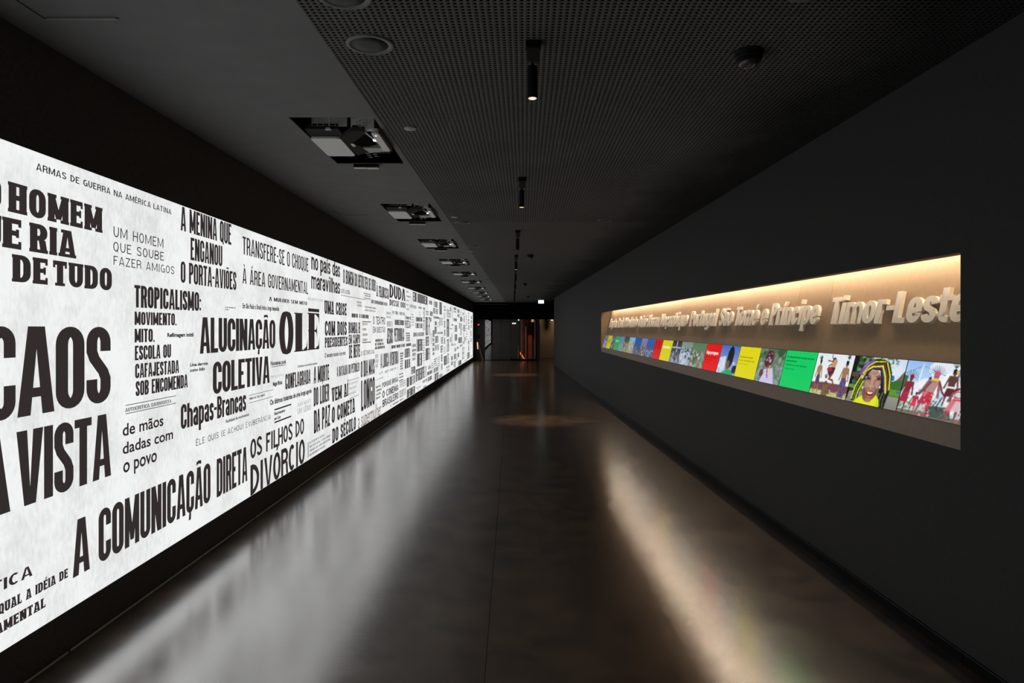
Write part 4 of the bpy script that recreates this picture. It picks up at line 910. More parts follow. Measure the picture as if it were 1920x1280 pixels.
    p.poly([(.375, .735), (.455, .70), (.545, .715), (.54, .80), (.46, .86), (.39, .82)], (176, 72, 58)); p.ell(.46, .765, .068, .036, (62, 26, 26)); p.poly([(.41, .735), (.52, .725), (.505, .765), (.425, .77)], (232, 226, 214)); p.path([(.44, .73), (.44, .77)], .005, (90, 60, 50)); p.path([(.475, .73), (.475, .765)], .005, (90, 60, 50)); p.ell(.46, .825, .05, .018, (210, 92, 74)); p.ell(.455, .90, .06, .045, f1)
    p.ell(.30, .66, .012, .03, (225, 225, 225)); p.ell(.625, .60, .014, .03, (225, 225, 225))
    return p.noise(.08)
def pic_jump():
    p = Pic(84, 80, (236, 240, 244)); p.grad(0, .7, (232, 238, 246), (240, 244, 238)); p.poly([(0, .72), (.4, .68), (1, .70), (1, .93), (0, .93)], (118, 70, 78)); p.rect(0, .90, 1, 1, (190, 190, 130)); p.specks(40, 0, .88, 1, 1, [(150, 160, 90), (215, 210, 160)], .025)
    def plume(u, v): 
        for k in range(7): p.line(u, v, u + .05 * math.cos(-2.6 + k * .35), v - .09 * abs(math.sin(-2.6 + k * .35)) - .02, .012, (55, 62, 60))
    plume(.12, .17); plume(.87, .10); plume(.38, .60)
    figure(p, .14, .16, .98, .12, (150, 115, 90), (165, 130, 95), (80, 65, 95), .02)
    figure(p, .86, .14, 1.0, .15, (155, 110, 80), (165, 120, 85), (90, 70, 120), -.03); p.poly([(.80, .56), (.93, .56), (.93, .98), (.78, .98)], (95, 75, 120)); p.specks(20, .80, .58, .92, .96, [(130, 105, 150), (60, 48, 85)], .012, .8, 1.6)
    p.poly([(.34, .74), (.48, .74), (.50, 1), (.34, 1)], (120, 95, 65)); p.ell(.41, .70, .045, .05, (105, 75, 55)); p.line(.47, .74, .56, .70, .035, (130, 95, 70)); p.ell(.5, .9, .06, .06, (110, 85, 60))
    p.path([(.42, .02), (.44, .10)], .02, (40, 40, 50)); p.ell(.50, .13, .05, .05, (70, 50, 45)); p.line(.53, .18, .50, .32, .12, (200, 155, 105)); p.line(.48, .18, .34, .17, .035, (120, 85, 60)); p.line(.45, .24, .38, .30, .03, (110, 80, 60))
    p.poly([(.42, .32), (.57, .31), (.56, .44), (.46, .55), (.38, .44)], (62, 40, 60)); p.ell(.42, .37, .07, .06, (170, 35, 55)); p.line(.52, .48, .46, .60, .05, (150, 60, 55)); p.line(.46, .59, .56, .62, .04, (110, 60, 45)); p.line(.56, .61, .62, .72, .035, (120, 70, 50)); return p.noise(.06)
def pic_flat(c): return Pic(4, 4, c)
def pic_child():
    p = Pic(56, 60, (95, 125, 105)); p.specks(90, 0, 0, 1, .35, [(45, 85, 50), (75, 110, 75), (110, 135, 100)], .06); p.specks(120, 0, .25, 1, 1, [(135, 155, 150), (165, 175, 170), (105, 125, 110), (150, 150, 140)], .05, .6)
    p.ell(.42, .30, .17, .26, (85, 35, 50), 1, 8); p.specks(20, .32, .08, .55, .4, [(140, 60, 85), (200, 170, 180), (60, 20, 35)], .03); p.poly([(.30, .62), (.62, .55), (.78, 1), (.22, 1)], (205, 200, 235)); p.ell(.22, .74, .08, .12, (90, 60, 65)); p.path([(.42, .5), (.44, .7), (.5, .85)], .04, (200, 50, 70)); p.path([(.5, .5), (.54, .75)], .03, (215, 200, 70)); return p.noise(.1)
def pic_writer():
    p = Pic(50, 56, (100, 130, 200)); p.grad(0, 1, (70, 105, 190), (150, 170, 215)); p.poly([(.05, .45), (.35, .38), (.42, .95), (0, 1)], (205, 220, 238)); p.specks(20, .05, .5, .4, .95, [(170, 190, 220), (225, 232, 240)], .04)
    p.ell(.60, .40, .17, .38, (18, 18, 30)); p.ell(.53, .66, .10, .14, (125, 85, 55)); p.ell(.56, .8, .07, .06, (110, 75, 50)); p.poly([(.30, .96), (.6, .80), (.86, .88), (.92, 1), (.25, 1)], (35, 165, 90)); p.ell(.92, .8, .12, .14, (30, 30, 45)); p.rect(.78, .55, .9, .66, (190, 200, 225)); return p.noise(.08)
def pic_people(seed, sky, ground, cols, n=7, lo=.35, hi=.65, dens=60):
    p = Pic(30, 44, sky); p.rg = np.random.RandomState(seed); p.grad(0, .5, sky, tuple(int(.6 * a + .4 * b) for a, b in zip(sky, ground))); p.grad(.5, 1, tuple(int(.6 * a + .4 * b) for a, b in zip(sky, ground)), ground)
    p.specks(dens, 0, lo, 1, 1, cols, .05, .6, 1.4)
    for k in range(n):
        u = p.rg.uniform(.05, .95); v = p.rg.uniform(lo, hi); figure(p, u, v, v + .4, .13, cols[k % len(cols)], cols[(k + 1) % len(cols)], cols[(k + 2) % len(cols)])
    return p.noise(.12)
GR = [(200, 205, 215), (60, 60, 75), (110, 115, 130), (30, 30, 45)]
GN = [(150, 160, 150), (60, 90, 60), (190, 190, 180), (90, 80, 70)]
WARM = [(150, 140, 100), (190, 180, 150), (80, 75, 50), (120, 130, 120)]
TB = [1801, 1705.3, 1606.5, 1536.5, 1477.8, 1429.7, 1391, 1356.2, 1328.4, 1302.4, 1281, 1264, 1245.3, 1230.7, 1216.5, 1205.4, 1193.3, 1182.4, 1173.3, 1165.1, 1156.1, 1149.7, 1142.3, 1136]
TY = [2.316 / ((p - CX) / F + .0128) for p in TB]; TY[0] = 3.335; TY[-1] = YF - .01
TILES = [
 (pic_dancers, 'screen showing dancers in red skirts and spiky headdresses under a blue sky', None),
 (pic_woman, 'screen showing a smiling person in a yellow and black striped headscarf', None),
 (pic_jump, 'screen showing a dancer jumping in mid air between two others against white sky', None),
 (lambda: pic_flat((4, 205, 100)), 'bright green screen with four fading lines of black text', 'green'),
 (pic_child, 'screen showing a person with wrapped reddish hair and white robe among grey-green plants', None),
 (lambda: pic_flat((226, 216, 8)), 'yellow screen with three fading lines of text, between the white-robed figure and the reader', 'yellow'),
 (pic_writer, 'screen showing a dark haired person in green beside a white sheet on a blue ground', None),
 (lambda: pic_flat((226, 8, 10)), 'red screen with a white bold heading and faint dark lines', 'red'),
 (lambda: pic_people(3, (85, 120, 90), (140, 135, 110), GN, 6, .35, .5, 60), 'screen showing people on a dusty path under green trees', None),
 (lambda: pic_people(4, (120, 140, 125), (175, 185, 200), [(170, 190, 220), (60, 75, 80), (215, 225, 235), (105, 120, 130)], 9, .25, .5, 80), 'screen showing a dense pale crowd below dark foliage', None),
 (lambda: pic_people(5, (35, 35, 50), (150, 155, 180), GR, 6, .4, .6, 50).rect(0, .28, 1, .31, (200, 205, 215)).rect(.48, 0, .52, .3, (190, 195, 205)), 'black and white screen showing figures below a large window frame', None),
 (lambda: pic_flat((214, 204, 10)), 'yellow screen with one pale heading line, to the right of the plain red screen', 'yellow2'),
 (lambda: pic_flat((205, 10, 14)), 'red screen with four short dark lines and no heading', 'red2'),
 (lambda: pic_people(8, (40, 90, 170), (60, 75, 95), [(150, 175, 205), (40, 50, 70), (90, 110, 140)], 6, .5, .6, 50), 'screen with a strong blue sky over a crowd, touching the plain red screen', None),
 (lambda: pic_people(9, (120, 125, 165), (105, 100, 95), [(70, 65, 75), (170, 150, 130), (90, 85, 110)], 5, .5, .6, 50), 'screen showing a lilac sky above dim figures', None),
 (lambda: pic_people(10, (25, 80, 155), (80, 85, 110), [(60, 60, 80), (110, 120, 150), (150, 120, 110)], 2, .6, .7, 30), 'screen with a deep blue upper half over a hazy slope', None),
 (lambda: pic_people(11, (120, 175, 215), (150, 145, 100), [(185, 160, 100), (110, 130, 150), (210, 190, 150)], 5, .3, .5, 50), 'screen showing a pale blue sea view above yellow and tan figures', None),
 (lambda: pic_people(12, (60, 62, 35), (150, 130, 90), WARM, 6, .35, .5, 50), 'screen showing dark olive trees above light people', None),
 (lambda: pic_people(13, (85, 125, 170), (100, 150, 150), [(110, 150, 170), (150, 170, 140), (90, 110, 100)], 3, .4, .5, 40), 'blue-green hazy screen next to the far green screen', None),
 (lambda: pic_flat((50, 150, 85)), 'dull green screen with a pale smudged heading near the far end', 'green2'),
 (lambda: pic_people(15, (90, 92, 110), (70, 60, 75), GR, 4, .2, .5, 40), 'black and white screen between the far green and far yellow screens', None),
 (lambda: pic_flat((190, 180, 5)), 'yellow screen with three black lines of text near the far end', 'yellow3'),
 (lambda: pic_people(17, (105, 100, 110), (140, 140, 165), GR, 4, .2, .5, 40), 'black and white screen at the far end of the row', None),
]
def spt(y, v, dd):
    """point on the display plane: v 0 bottom .. 1 top, dd in front"""
    a, c = npt(1, y), npt(2, y); return tuple(a[i] + (c[i] - a[i]) * v for i in range(3))[0] - dd, y, a[2] + (c[2] - a[2]) * v
def tile_text(tx, y_l, y_r, v0, v1, m_, parent, off=.02, name='text_line'):
    me = fontmesh(tx, off); a = verts(me); u = (a[:, 0] - a[:, 0].min()) / (a[:, 0].max() - a[:, 0].min())
    yy = y_l + (y_r - y_l) * u; vv = v0 + (v1 - v0) * a[:, 1] / _ch
    me.vertices.foreach_set('co', np.array([spt(float(q), float(r), .0085) for q, r in zip(yy, vv)], dtype=np.float32).ravel()); me.update()
    tag(obj(name, me, m_, parent), kind='stuff')
def emat(name, c): return mat(name, (0.01, .01, .01), .5, spec=.05, emit=lin(c), power=0.95)
for k, (fn, lab, txt) in enumerate(TILES):
    yr, ylf = TY[k], TY[k + 1]      # right (near) edge, left (far) edge
    t_ = empty('display_screen', (0, 0, 0), lab, 'screen', 'row of picture screens in the niche')
    g = .004
    mb = MB(); mb.hexa([spt(ylf - .001, .0, .004), spt(yr + .001, .0, .004), spt(yr + .001, .0, -.012), spt(ylf - .001, .0, -.012)],
                       [spt(ylf - .001, 1, .004), spt(yr + .001, 1, .004), spt(yr + .001, 1, -.012), spt(ylf - .001, 1, -.012)]); mb.build('screen_body', M_BLACKMETAL, t_)
    p = fn(); w_, h_ = p.w, p.h
    if w_ > 4:
        q_ = np.pad(p.a, ((1, 1), (1, 1), (0, 0)), 'edge'); p.a = .4 * q_[1:-1, 1:-1] + .15 * (q_[:-2, 1:-1] + q_[2:, 1:-1] + q_[1:-1, :-2] + q_[1:-1, 2:])
    uu = np.linspace(0, 1, w_ + 1); vv = np.linspace(0, 1, h_ + 1); e = .012 if k != 1 else .03
    V = []
    for v in vv:
        for u in uu:
            V.append(spt(ylf + (yr - ylf) * (g / (ylf - yr) + u * (1 - 2 * g / (ylf - yr))), 1 - (.008 + v * .984), .0055))
    Fc = [((j + 1) * (w_ + 1) + i, (j + 1) * (w_ + 1) + i + 1, j * (w_ + 1) + i + 1, j * (w_ + 1) + i) for j in range(h_) for i in range(w_)]
    me = bpy.data.meshes.new('picture'); me.from_pydata(V, [], Fc); me.update()
    ca = me.color_attributes.new('picture', 'FLOAT_COLOR', 'CORNER')
    col = np.ones((h_ * w_, 4, 4), dtype=np.float32); col[:, :, :3] = np.clip(p.a.reshape(-1, 3), 0, 1)[:, None]
    ca.data.foreach_set('color', col.ravel()); obj('picture', me, M_PIC, t_)
    W_ = ylf - yr; A = lambda f: ylf - W_ * f
    if txt == 'green':
        for i, (s_, x1_, c_) in enumerate((('As crianças brincam na praia dos seus', .93, (2, 40, 20)), ('pensamentos', .42, (2, 70, 35)), ('e banham-se no mar dos seus', .76, (2, 110, 55)), ('longos sonhos', .40, (3, 150, 75)))):
            tile_text(s_, A(.06), A(x1_), .80 - i * .105, .855 - i * .105, emat('green_ink_%d' % i, c_), t_)
    if txt == 'yellow':
        for i, (s_, x1_, c_) in enumerate((('Quem deteve seu amor não sabe', .72, (95, 90, 5)), ('Serviria a minha língua minha', .84, (150, 142, 8)), ('para um encontro', .6, (190, 180, 10)))):
            tile_text(s_, A(.08), A(x1_), .64 - i * .11, .69 - i * .11, emat('yellow_ink_%d' % i, c_), t_)
    if txt == 'red':
        tile_text('Língua portuguesa', A(.08), A(.88), .62, .74, emat('white_ink', (240, 235, 235)), t_, .03)
        for i in range(3): tile_text(('palavras em viagem', 'entre os mares', 'e os povos')[i], A(.10), A(.82 - .2 * i), .48 - i * .1, .53 - i * .1, emat('red_ink_%d' % i, (150 + 25 * i, 4, 8)), t_)
    if txt in ('red2', 'yellow3', 'yellow2', 'green2'):
        c_ = {'red2': (110, 5, 8), 'yellow3': (60, 58, 5), 'yellow2': (235, 235, 190), 'green2': (130, 215, 160)}[txt]
        n_ = {'red2': 4, 'yellow3': 3, 'yellow2': 1, 'green2': 1}[txt]
        for i in range(n_):
            v = (.86 if txt == 'red2' else .66) - i * .1; q = .022 if n_ > 1 else .06
            mb = MB()
            for j in range(9):
                if j in (3, 7) and n_ > 1: continue
                a_, c2 = A(.14 + j * .078), A(.14 + j * .078 + .058)
                mb.poly([spt(a_, v - q, .0085), spt(c2, v - q, .0085), spt(c2, v + q, .0085), spt(a_, v + q, .0085)])
            mb.build('text_line', emat('ink_' + txt, c_), t_, fix=False)

# ------------------------------------------------------------------ raised country names
BASE_Z = lambda y: 1.6 + (HY - 607.8) / F * 4.9
def yboard(px, z, dd=0.0):
    y = 6.0
    for _ in range(30):
        y = (XR0 + dz(y, z) - dd) / ((px - CX) / F - MR)
    return y
zb = 1.632
WORDS = [('Angola', 1141, 1155.5, 'cream raised word Angola, smallest and first in the row of names'), ('Brasil', 1156.6, 1168, 'cream raised word Brasil, second from the far end of the niche'),
         ('Cabo Verde', 1168.8, 1194, 'cream raised words Cabo Verde, left of Guiné-Bissau'), ('Guiné-Bissau', 1195.2, 1234.6, 'cream raised words Guiné-Bissau, left of Moçambique'),
         ('Moçambique', 1236, 1288.6, 'cream raised word Moçambique, left of Portugal'), ('Portugal', 1291.4, 1343.5, 'cream raised word Portugal, left of São Tomé e Príncipe'),
         ('São Tomé e Príncipe', 1346.3, 1535.6, 'cream raised words São Tomé e Príncipe above the red and yellow screens'), ('Timor-Leste', 1552, 1818, 'large cream raised words Timor-Leste at the near end of the niche')]
_ytop = yboard(1562.7, 1.84); CAPH = 1.6 + (HY - 559.7) / F * _ytop - zb
for wd, x0, x1, lab in WORDS:
    ya, yb_ = yboard(x0, zb, .022), yboard(x1, zb)
    root = empty('country_name', (0, 0, 0), lab, 'lettering', 'raised country names on the niche back')
    for L_ in textpolys(wd, 'R', ya - yb_, CAPH, split=True):
        mb = MB()
        for p in L_:
            ar = sum(p[i][0] * p[(i + 1) % len(p)][1] - p[(i + 1) % len(p)][0] * p[i][1] for i in range(len(p)))
            if ar > 0: p = p[::-1]
            pts = []
            for dep in (.001, .024):
                q = []
                for u, v in p:
                    y_, z_ = ya - u, zb + v
                    q.append((xw(y_) + dz(y_, z_) - dep / 1.023, y_, z_ + dep * .209))
                pts.append(q)
            n0 = len(mb.v); n = len(p); mb.v += pts[0] + pts[1]
            mb.f.append(tuple(range(n0, n0 + n))); mb.f.append(tuple(range(n0 + n, n0 + 2 * n))[::-1])
            for i in range(n):
                jn = (i + 1) % n; mb.f.append((n0 + i, n0 + n + i, n0 + n + jn, n0 + jn))
        mb.build('letter', M_CREAM, root)

# ------------------------------------------------------------------ projectors in the ceiling openings
def make_projector(first=True):
    """built at its place under the first opening; copies slide along the ceiling"""
    r = empty('projector', (0, 0, 0), 'x', 'projector', 'projectors hanging in the ceiling openings')
    Y = OPEN[0] ; Z = CEIL
    MB().box(-1.415, Y + .43, Z + .02, -.93, Y + .98, Z + .30).box(-1.42, Y + .345, Z + .06, -.90, Y + .43, Z + .30).build('body', M_CASEDK, r, bevel=.012)
    MB().prism(rrect(-1.416, Y + .445, -1.205, Y + .935, .035), Z - .010, Z + .018).build('cover_plate', M_CASE, r)
    MB().hexa([(-1.43 + .02, Y + .30, Z + .015), (-1.18, Y + .30, Z + .015), (-1.18, Y + .445, Z + .004), (-1.41, Y + .445, Z + .004)],
              [(-1.41, Y + .30, Z + .05), (-1.18, Y + .30, Z + .05), (-1.18, Y + .445, Z + .03), (-1.41, Y + .445, Z + .03)]).build('rear_slope', mat('charcoal_plastic', (.022, .022, .022), .7, spec=.1), r)
    # intake grille and control panel face back along the room, above the sloping cover
    gx0, gx1, gy, gz0, gz1 = -1.362, -1.122, Y + .30, Z + .034, Z + .112
    g = MB().box(gx0, gy, gz0, gx1, gy + .006, gz0 + .004).box(gx0, gy, gz1, gx1, gy + .006, gz1 + .004).box(gx0, gy, gz0, gx0 + .004, gy + .006, gz1).box(gx1 - .004, gy, gz0, gx1, gy + .006, gz1).build('intake_grille', M_CASE, r)
    for k in range(1, 11):
        z_ = gz0 + (gz1 - gz0) * k / 11; MB().box(gx0, gy + .001, z_ - .0018, gx1, gy + .010, z_ + .0018).build('slat', M_CASE, g)
    for k in range(1, 6):
        x_ = gx0 + (gx1 - gx0) * k / 6; h = .0035 if k == 3 else .0015; MB().box(x_ - h, gy - .002, gz0, x_ + h, gy + .006, gz1).build('rib', M_CASE, g)
    MB().hexa([(-1.268, Y + .29, Z + .008), (-1.230, Y + .29, Z + .008), (-1.230, Y + .31, Z + .008), (-1.268, Y + .31, Z + .008)],
              [(-1.262, Y + .29, Z + .022), (-1.236, Y + .29, Z + .022), (-1.236, Y + .31, Z + .022), (-1.262, Y + .31, Z + .022)]).build('latch', M_CASE, r)
    cp = MB().box(-1.094, Y + .29, Z + .009, -.934, Y + .34, Z + .115).build('control_panel', M_CASE, r, bevel=.003)
    def face(x_, z_, hw, hh, name, m_): MB().box(x_ - hw, Y + .288, z_ - hh, x_ + hw, Y + .2905, z_ + hh).build(name, m_, cp)
    for (bx_, bz_) in ((-.986, .055), (-.986, .072), (-.986, .038), (-1.006, .055), (-.966, .055), (-.962, .072), (-1.010, .072), (-1.032, .066), (-1.032, .040), (-1.054, .056)): face(bx_, Z + bz_, .0045, .0035, 'button', M_BUTTON)
    face(-1.064, Z + .027, .020, .009, 'label_plate', M_LABELDK); face(-1.074, Z + .083, .004, .002, 'button', M_LABELDK)
    # smoked lens window, the dark light channel cut in it
    MB().prism([(-1.188, Y + .43), (-1.09, Y + .28), (-1.005, Y + .27), (-1.0, Y + .40), (-1.10, Y + .83), (-1.19, Y + .93)], Z - .007, Z + .02).build('lens_window', M_GLOSSDK, r)
    MB().prism([(-1.15, Y + .575), (-1.012, Y + .355), (-.96, Y + .47), (-.978, Y + .60), (-1.085, Y + .69)], Z - .010, Z - .006).build('light_channel', mat('deep_gloss_black', (.010, .010, .009), .6, spec=0.0), r)
    MB().box(-1.10, Y + .296, Z - .003, -.985, Y + .304, Z + .004).build('hood_lip', M_CASE2, r)
    MB().prism(rrect(-1.165, Y + .58, -1.14, Y + .66, .011), Z - .010, Z - .004).build('sensor_window', M_CASE, r)
    MB().hexa([(-.995, Y + .27, Z - .020), (-.985, Y + .27, Z - .020), (-.945, Y + .50, Z - .028), (-.955, Y + .50, Z - .028)],
              [(-.995, Y + .27, Z - .014), (-.985, Y + .27, Z - .014), (-.945, Y + .50, Z - .022), (-.955, Y + .50, Z - .022)]).build('mirror_edge', M_EDGE, r)
    MB().lathe([(.001, Z - .036), (.014, Z - .032), (.016, Z - .026), (.001, Z - .022)], -.955, Y + .425, 16, cap=False).build('light_exit', M_LENSGLOW, r)
    hs = MB().prism(rrect(-.945, Y + .235, -.895, Y + .70, .018), Z - .035, Z - .0).build('mirror_housing', M_CASE, r)
    MB().box(-.895, Y + .25, Z - .034, -.880, Y + .69, Z + .10).build('housing_side', M_BROWNSIDE, r, bevel=.005)
    MB().lathe([(.0055, Z - .0375), (.0055, Z - .034)], -.922, Y + .29, 12).build('status_light', M_BLUE, hs)
    MB().hexa([(-1.09, Y + .66, Z - .02), (-.95, Y + .66, Z - .02), (-.95, Y + .76, Z - .02), (-1.07, Y + .80, Z - .02)],
              [(-1.09, Y + .66, Z + .02), (-.95, Y + .66, Z + .02), (-.95, Y + .76, Z + .02), (-1.07, Y + .80, Z + .02)]).build('front_lip', M_CASE2, r)
    # mounting gear behind the far end, and cables
    bk = MB().box(-1.19, Y + 1.02, Z + .12, -1.0, Y + 1.20, Z + .2).build('mount_box', M_BLACKMETAL, r); MB().box(-1.29, Y + 1.217, Z - .026, -1.09, Y + 1.27, Z - .001).build('mount_bracket', M_BLACKMETAL, r)
    MB().box(-1.29, Y + 1.219, Z - .031, -1.19, Y + 1.26, Z - .026).build('mount_plate', M_CASE, r); MB().box(-1.185, Y + 1.219, Z - .034, -1.09, Y + 1.26, Z - .026).build('mount_plate', M_CASE, r)
    lp = MB()
    for k in range(5): lp.box(-1.12 + (k % 2) * .05, Y + 1.0 - k * .03, Z - .001, -1.09 + (k % 2) * .05, Y + 1.012 - k * .03, Z + .001)
    lp.build('cable_label', M_CASE2, r)
    cb = MB()
    for k in range(3):
        pts = [(-1.27 + .02 * k + .04 * math.sin(q * .9 + k), Y + .98 + .03 * q, Z + .06 + .03 * math.sin(q * .7 + k)) for q in range(7)]
        for a, c in zip(pts, pts[1:]):
            h = .004; cb.hexa([(a[0] - h, a[1], a[2] - h), (a[0] + h, a[1], a[2] - h), (a[0] + h, a[1], a[2] + h), (a[0] - h, a[1], a[2] + h)],
                              [(c[0] - h, c[1], c[2] - h), (c[0] + h, c[1], c[2] - h), (c[0] + h, c[1], c[2] + h), (c[0] - h, c[1], c[2] + h)])
    cb.build('cable', M_CASEDK, r)
    return r
ORD = ['nearest', 'second', 'third', 'fourth', 'fifth', 'sixth', 'seventh', 'eighth', 'ninth', 'tenth and farthest']
pj = make_projector(); pj['label'] = 'light grey projector in the nearest opening of the smooth ceiling, beside the perforated board'
for k in range(1, len(OPEN)):
    c = copy_tree(pj); c.location = (0, OPEN[k] - OPEN[0], 0)
    c['label'] = 'grey projector in the %s ceiling opening counted from the camera' % ORD[k]

# ------------------------------------------------------------------ spotlights
SPOT = [(3.2, .100), (6.06, .090), (9.3, .080), (12.4, .077), (15.2, .086), (18.4, .09), (21.5, .09), (24.6, .095), (27.7, .1), (30.8, .1)]
def make_spot():
    r = empty('ceiling_spotlight', (0, 0, 0), 'x', 'spotlight', 'black spotlights along the ceiling centre')
    MB().box(-.036, -.03, -.030, .036, .03, 0).build('base', M_BLACKMETAL, r, bevel=.003)
    MB().box(-.030, -.016, -.095, .028, .016, -.030).build('adapter', mat('black_gloss_plastic', (.045, .040, .036), .4), r, bevel=.003)
    MB().lathe([(.0075, -.135), (.0075, -.088)], -.004, 0, 14).build('stem', M_BLACKMETAL, r)
    MB().lathe([(.0235, -.262), (.0235, -.118), (.021, -.113), (.004, -.112)], -.004, 0, 28).build('lamp_tube', M_BLACKMETAL, r, smooth=False)
    MB().lathe([(.0200, -.2632), (.0235, -.2632), (.0235, -.262), (.0200, -.262)], -.004, 0, 28, cap=False).build('rim', M_BLACKMETAL, r)
    return r
sp0 = make_spot()
SLAB = ['black cylinder spotlight nearest the camera, its lamp glowing warm white', 'second black spotlight from the camera, tilted with a dim amber glow', 'third black spotlight from the camera, small and unlit', 'fourth black spotlight from the camera, just past the dome camera'] + ['%s black spotlight from the camera in the centre row' % q for q in ('fifth', 'sixth', 'seventh', 'eighth', 'ninth', 'tenth')]
for k, (y_, x_) in enumerate(SPOT):
    r = sp0 if k == 0 else copy_tree(sp0)
    r.location = (x_, y_, CEIL); r['label'] = SLAB[k]
for k, o_ in enumerate([o for o in bpy.data.objects if o.name.startswith('ceiling_spotlight')]):
    lit = {0: M_LAMP, 1: M_LAMPDIM, 3: M_LAMPDIM}.get(k, M_LAMPOFF)
    MB().lathe([(.0195, -.2640), (.0195, -.2630)], -.004, 0, 24).build('reflector', M_LAMPDIM if lit is M_LAMP else lit, o_)
    MB().lathe([(.0125, -.2650), (.0125, -.2641)], -.004, .003, 24).build('lamp_face', lit, o_)
def lamp(x_, y_, z_, watt, deg, col=(1, .70, .42), r=.02, blend=.8, parent=None, rot=None, name='spot_beam'):
    L = bpy.data.lights.new(name, 'SPOT'); L.energy = watt; L.spot_size = math.radians(deg); L.spot_blend = blend; L.color = col; L.shadow_soft_size = r
    o_ = bpy.data.objects.new(name, L); COL.objects.link(o_); o_.location = (x_, y_, z_)
    if rot: o_.rotation_euler = rot
    return o_
lamp(SPOT[0][1], 3.2, 2.66, 7, 62); lamp(SPOT[1][1], 6.06, 2.66, 2, 50); lamp(SPOT[3][1], 12.3, 2.66, 170, 40, rot=(math.radians(-6), math.radians(-8), 0)); lamp(SPOT[7][1], 24.0, 2.66, 150, 45)

# ------------------------------------------------------------------ round ceiling fittings
def speaker(x_, y_, dia, lab):
    r = empty('ceiling_speaker', (x_, y_, CEIL), lab, 'speaker', 'round ceiling speakers'); R_ = dia / 2
    MB().lathe([(R_, 0), (R_, -.004), (R_ * .94, -.008), (R_ * .74, -.003), (R_ * .74, 0)], 0, 0, 40, cap=False).build('rim', M_RIM, r, smooth=True)
    MB().lathe([(R_ * .745, -.0005), (R_ * .745, -.0035), (R_ * .4, -.006), (.001, -.007)], 0, 0, 40).build('speaker_grille', M_MESHDK, r, smooth=True)
for (x_, y_, d_, lab) in ((-.678, 2.755, .227, 'round ceiling speaker cut by the top edge, left'), (-.67, 3.224, .227, 'large round ceiling speaker above the nearest projector'), (-.622, 8.6, .20, 'round speaker beside the second projector, left half of the board'),
                          (-.62, 11.05, .2, 'round speaker beside the third projector opening'), (-.55, 14.35, .19, 'round speaker beside the fourth projector opening'), (-.64, 18.5, .19, 'small distant round speaker on the left side of the board'), (-.50, 20.2, .19, 'farthest round speaker on the left side of the board'),
                          (1.146, 8.42, .18, 'round speaker on the right half, nearest of the flat ones there'), (1.145, 14.1, .18, 'round speaker on the right half, middle distance'), (1.13, 20.0, .18, 'round speaker on the right half, farthest'), (1.17, 2.72, .16, 'round speaker at the very top edge, right half')):
    speaker(x_, y_, d_, lab)
for (x_, y_, lab) in ((-.68, 4.566, 'pale grey disc on the board beside the nearest projector'), (-.685, 8.17, 'pale disc just before the second round speaker'), (-.68, 11.75, 'small pale disc past the third projector opening'), (-.67, 15.1, 'small pale disc past the fourth projector opening')):
    r = empty('ceiling_disc', (x_, y_, CEIL), lab, 'sensor', 'pale ceiling discs')
    MB().lathe([(.044, 0), (.044, -.005), (.038, -.009), (.001, -.010)], 0, 0, 32).build('cover', M_DISC, r, smooth=True)
    MB().lathe([(.012, -.0095), (.011, -.0125), (.001, -.013)], 0, 0, 16).build('sensor_centre', M_DISC, r, smooth=True)
def domecam(x_, y_, dia, lab):
    r = empty('dome_camera', (x_, y_, CEIL), lab, 'camera', 'dome cameras'); R_ = dia / 2
    MB().lathe([(R_, 0), (R_, -.012), (R_ * .95, -.016), (R_ * .93, -.030), (R_ * .86, -.036), (R_ * .84, -.050), (R_ * .78, -.054)], 0, 0, 36).build('housing', M_BLACKMETAL, r)
    MB().lathe([(R_ * .70 * math.cos(a), -.054 - R_ * .42 * math.sin(a)) for a in [i * math.pi / 2 / 8 for i in range(9)]], 0, 0, 32, cap=False).build('dome', M_DOME, r, smooth=True)
    MB().lathe([(R_ * 1.0, -.0075), (R_ * 1.01, -.009)], 0, 0, 36, cap=False).build('seal_ring', M_RIM, r)
domecam(1.148, 3.31, .140, 'large black dome camera on the right half of the perforated board'); domecam(.33, 12.3, .12, 'small black dome camera near the fourth spotlight'); domecam(.375, 20.0, .12, 'distant black dome camera right of the spotlight row'); domecam(.65, 27.8, .12, 'farthest dome camera in front of the exit sign')

# exit sign
r = empty('exit_sign', (1.32, 31.0, 2.0), 'small white lit box sign hung below the far ceiling, upper right of the end wall', 'sign'); r.location = (0, 0, 0)
sx_ = (1014.5 - CX) / F * 31.0; z0 = EYE + (HY - 568.6) / F * 31; z1 = EYE + (HY - 562.6) / F * 31
MB().box(sx_ - .125, 31.0, z0, sx_ + .125, 31.05, z1).build('sign_box', M_WHITE, r, bevel=.004)
MB().box(sx_ - .128, 30.995, z1, sx_ + .128, 31.055, z1 + .012).build('sign_rail', M_RIM, r)
MB().box(sx_ - .01, 31.02, z1 + .012, sx_ + .01, 31.03, CEIL).build('hanger', M_RIM, r)

# ------------------------------------------------------------------ far end of the corridor
YH = 34.3
zh = EYE + (HY - 598.5) / F * YH
tag(MB().box(-2.3, YH, zh, 2.2, YH + .18, 3.3).build('wall_header', M_VOID), kind='structure')
MB().box(-1.9, YH - .02, CEIL - .11, -.2, YH, CEIL - .09).build('trim_1', M_WOOD); tag(bpy.data.objects['trim_1'], kind='structure')
YW = 35.2
def ex(px, y=YW): return (px - CX) / F * y
def ez(py, y=YW): return EYE + (HY - py) / F * y
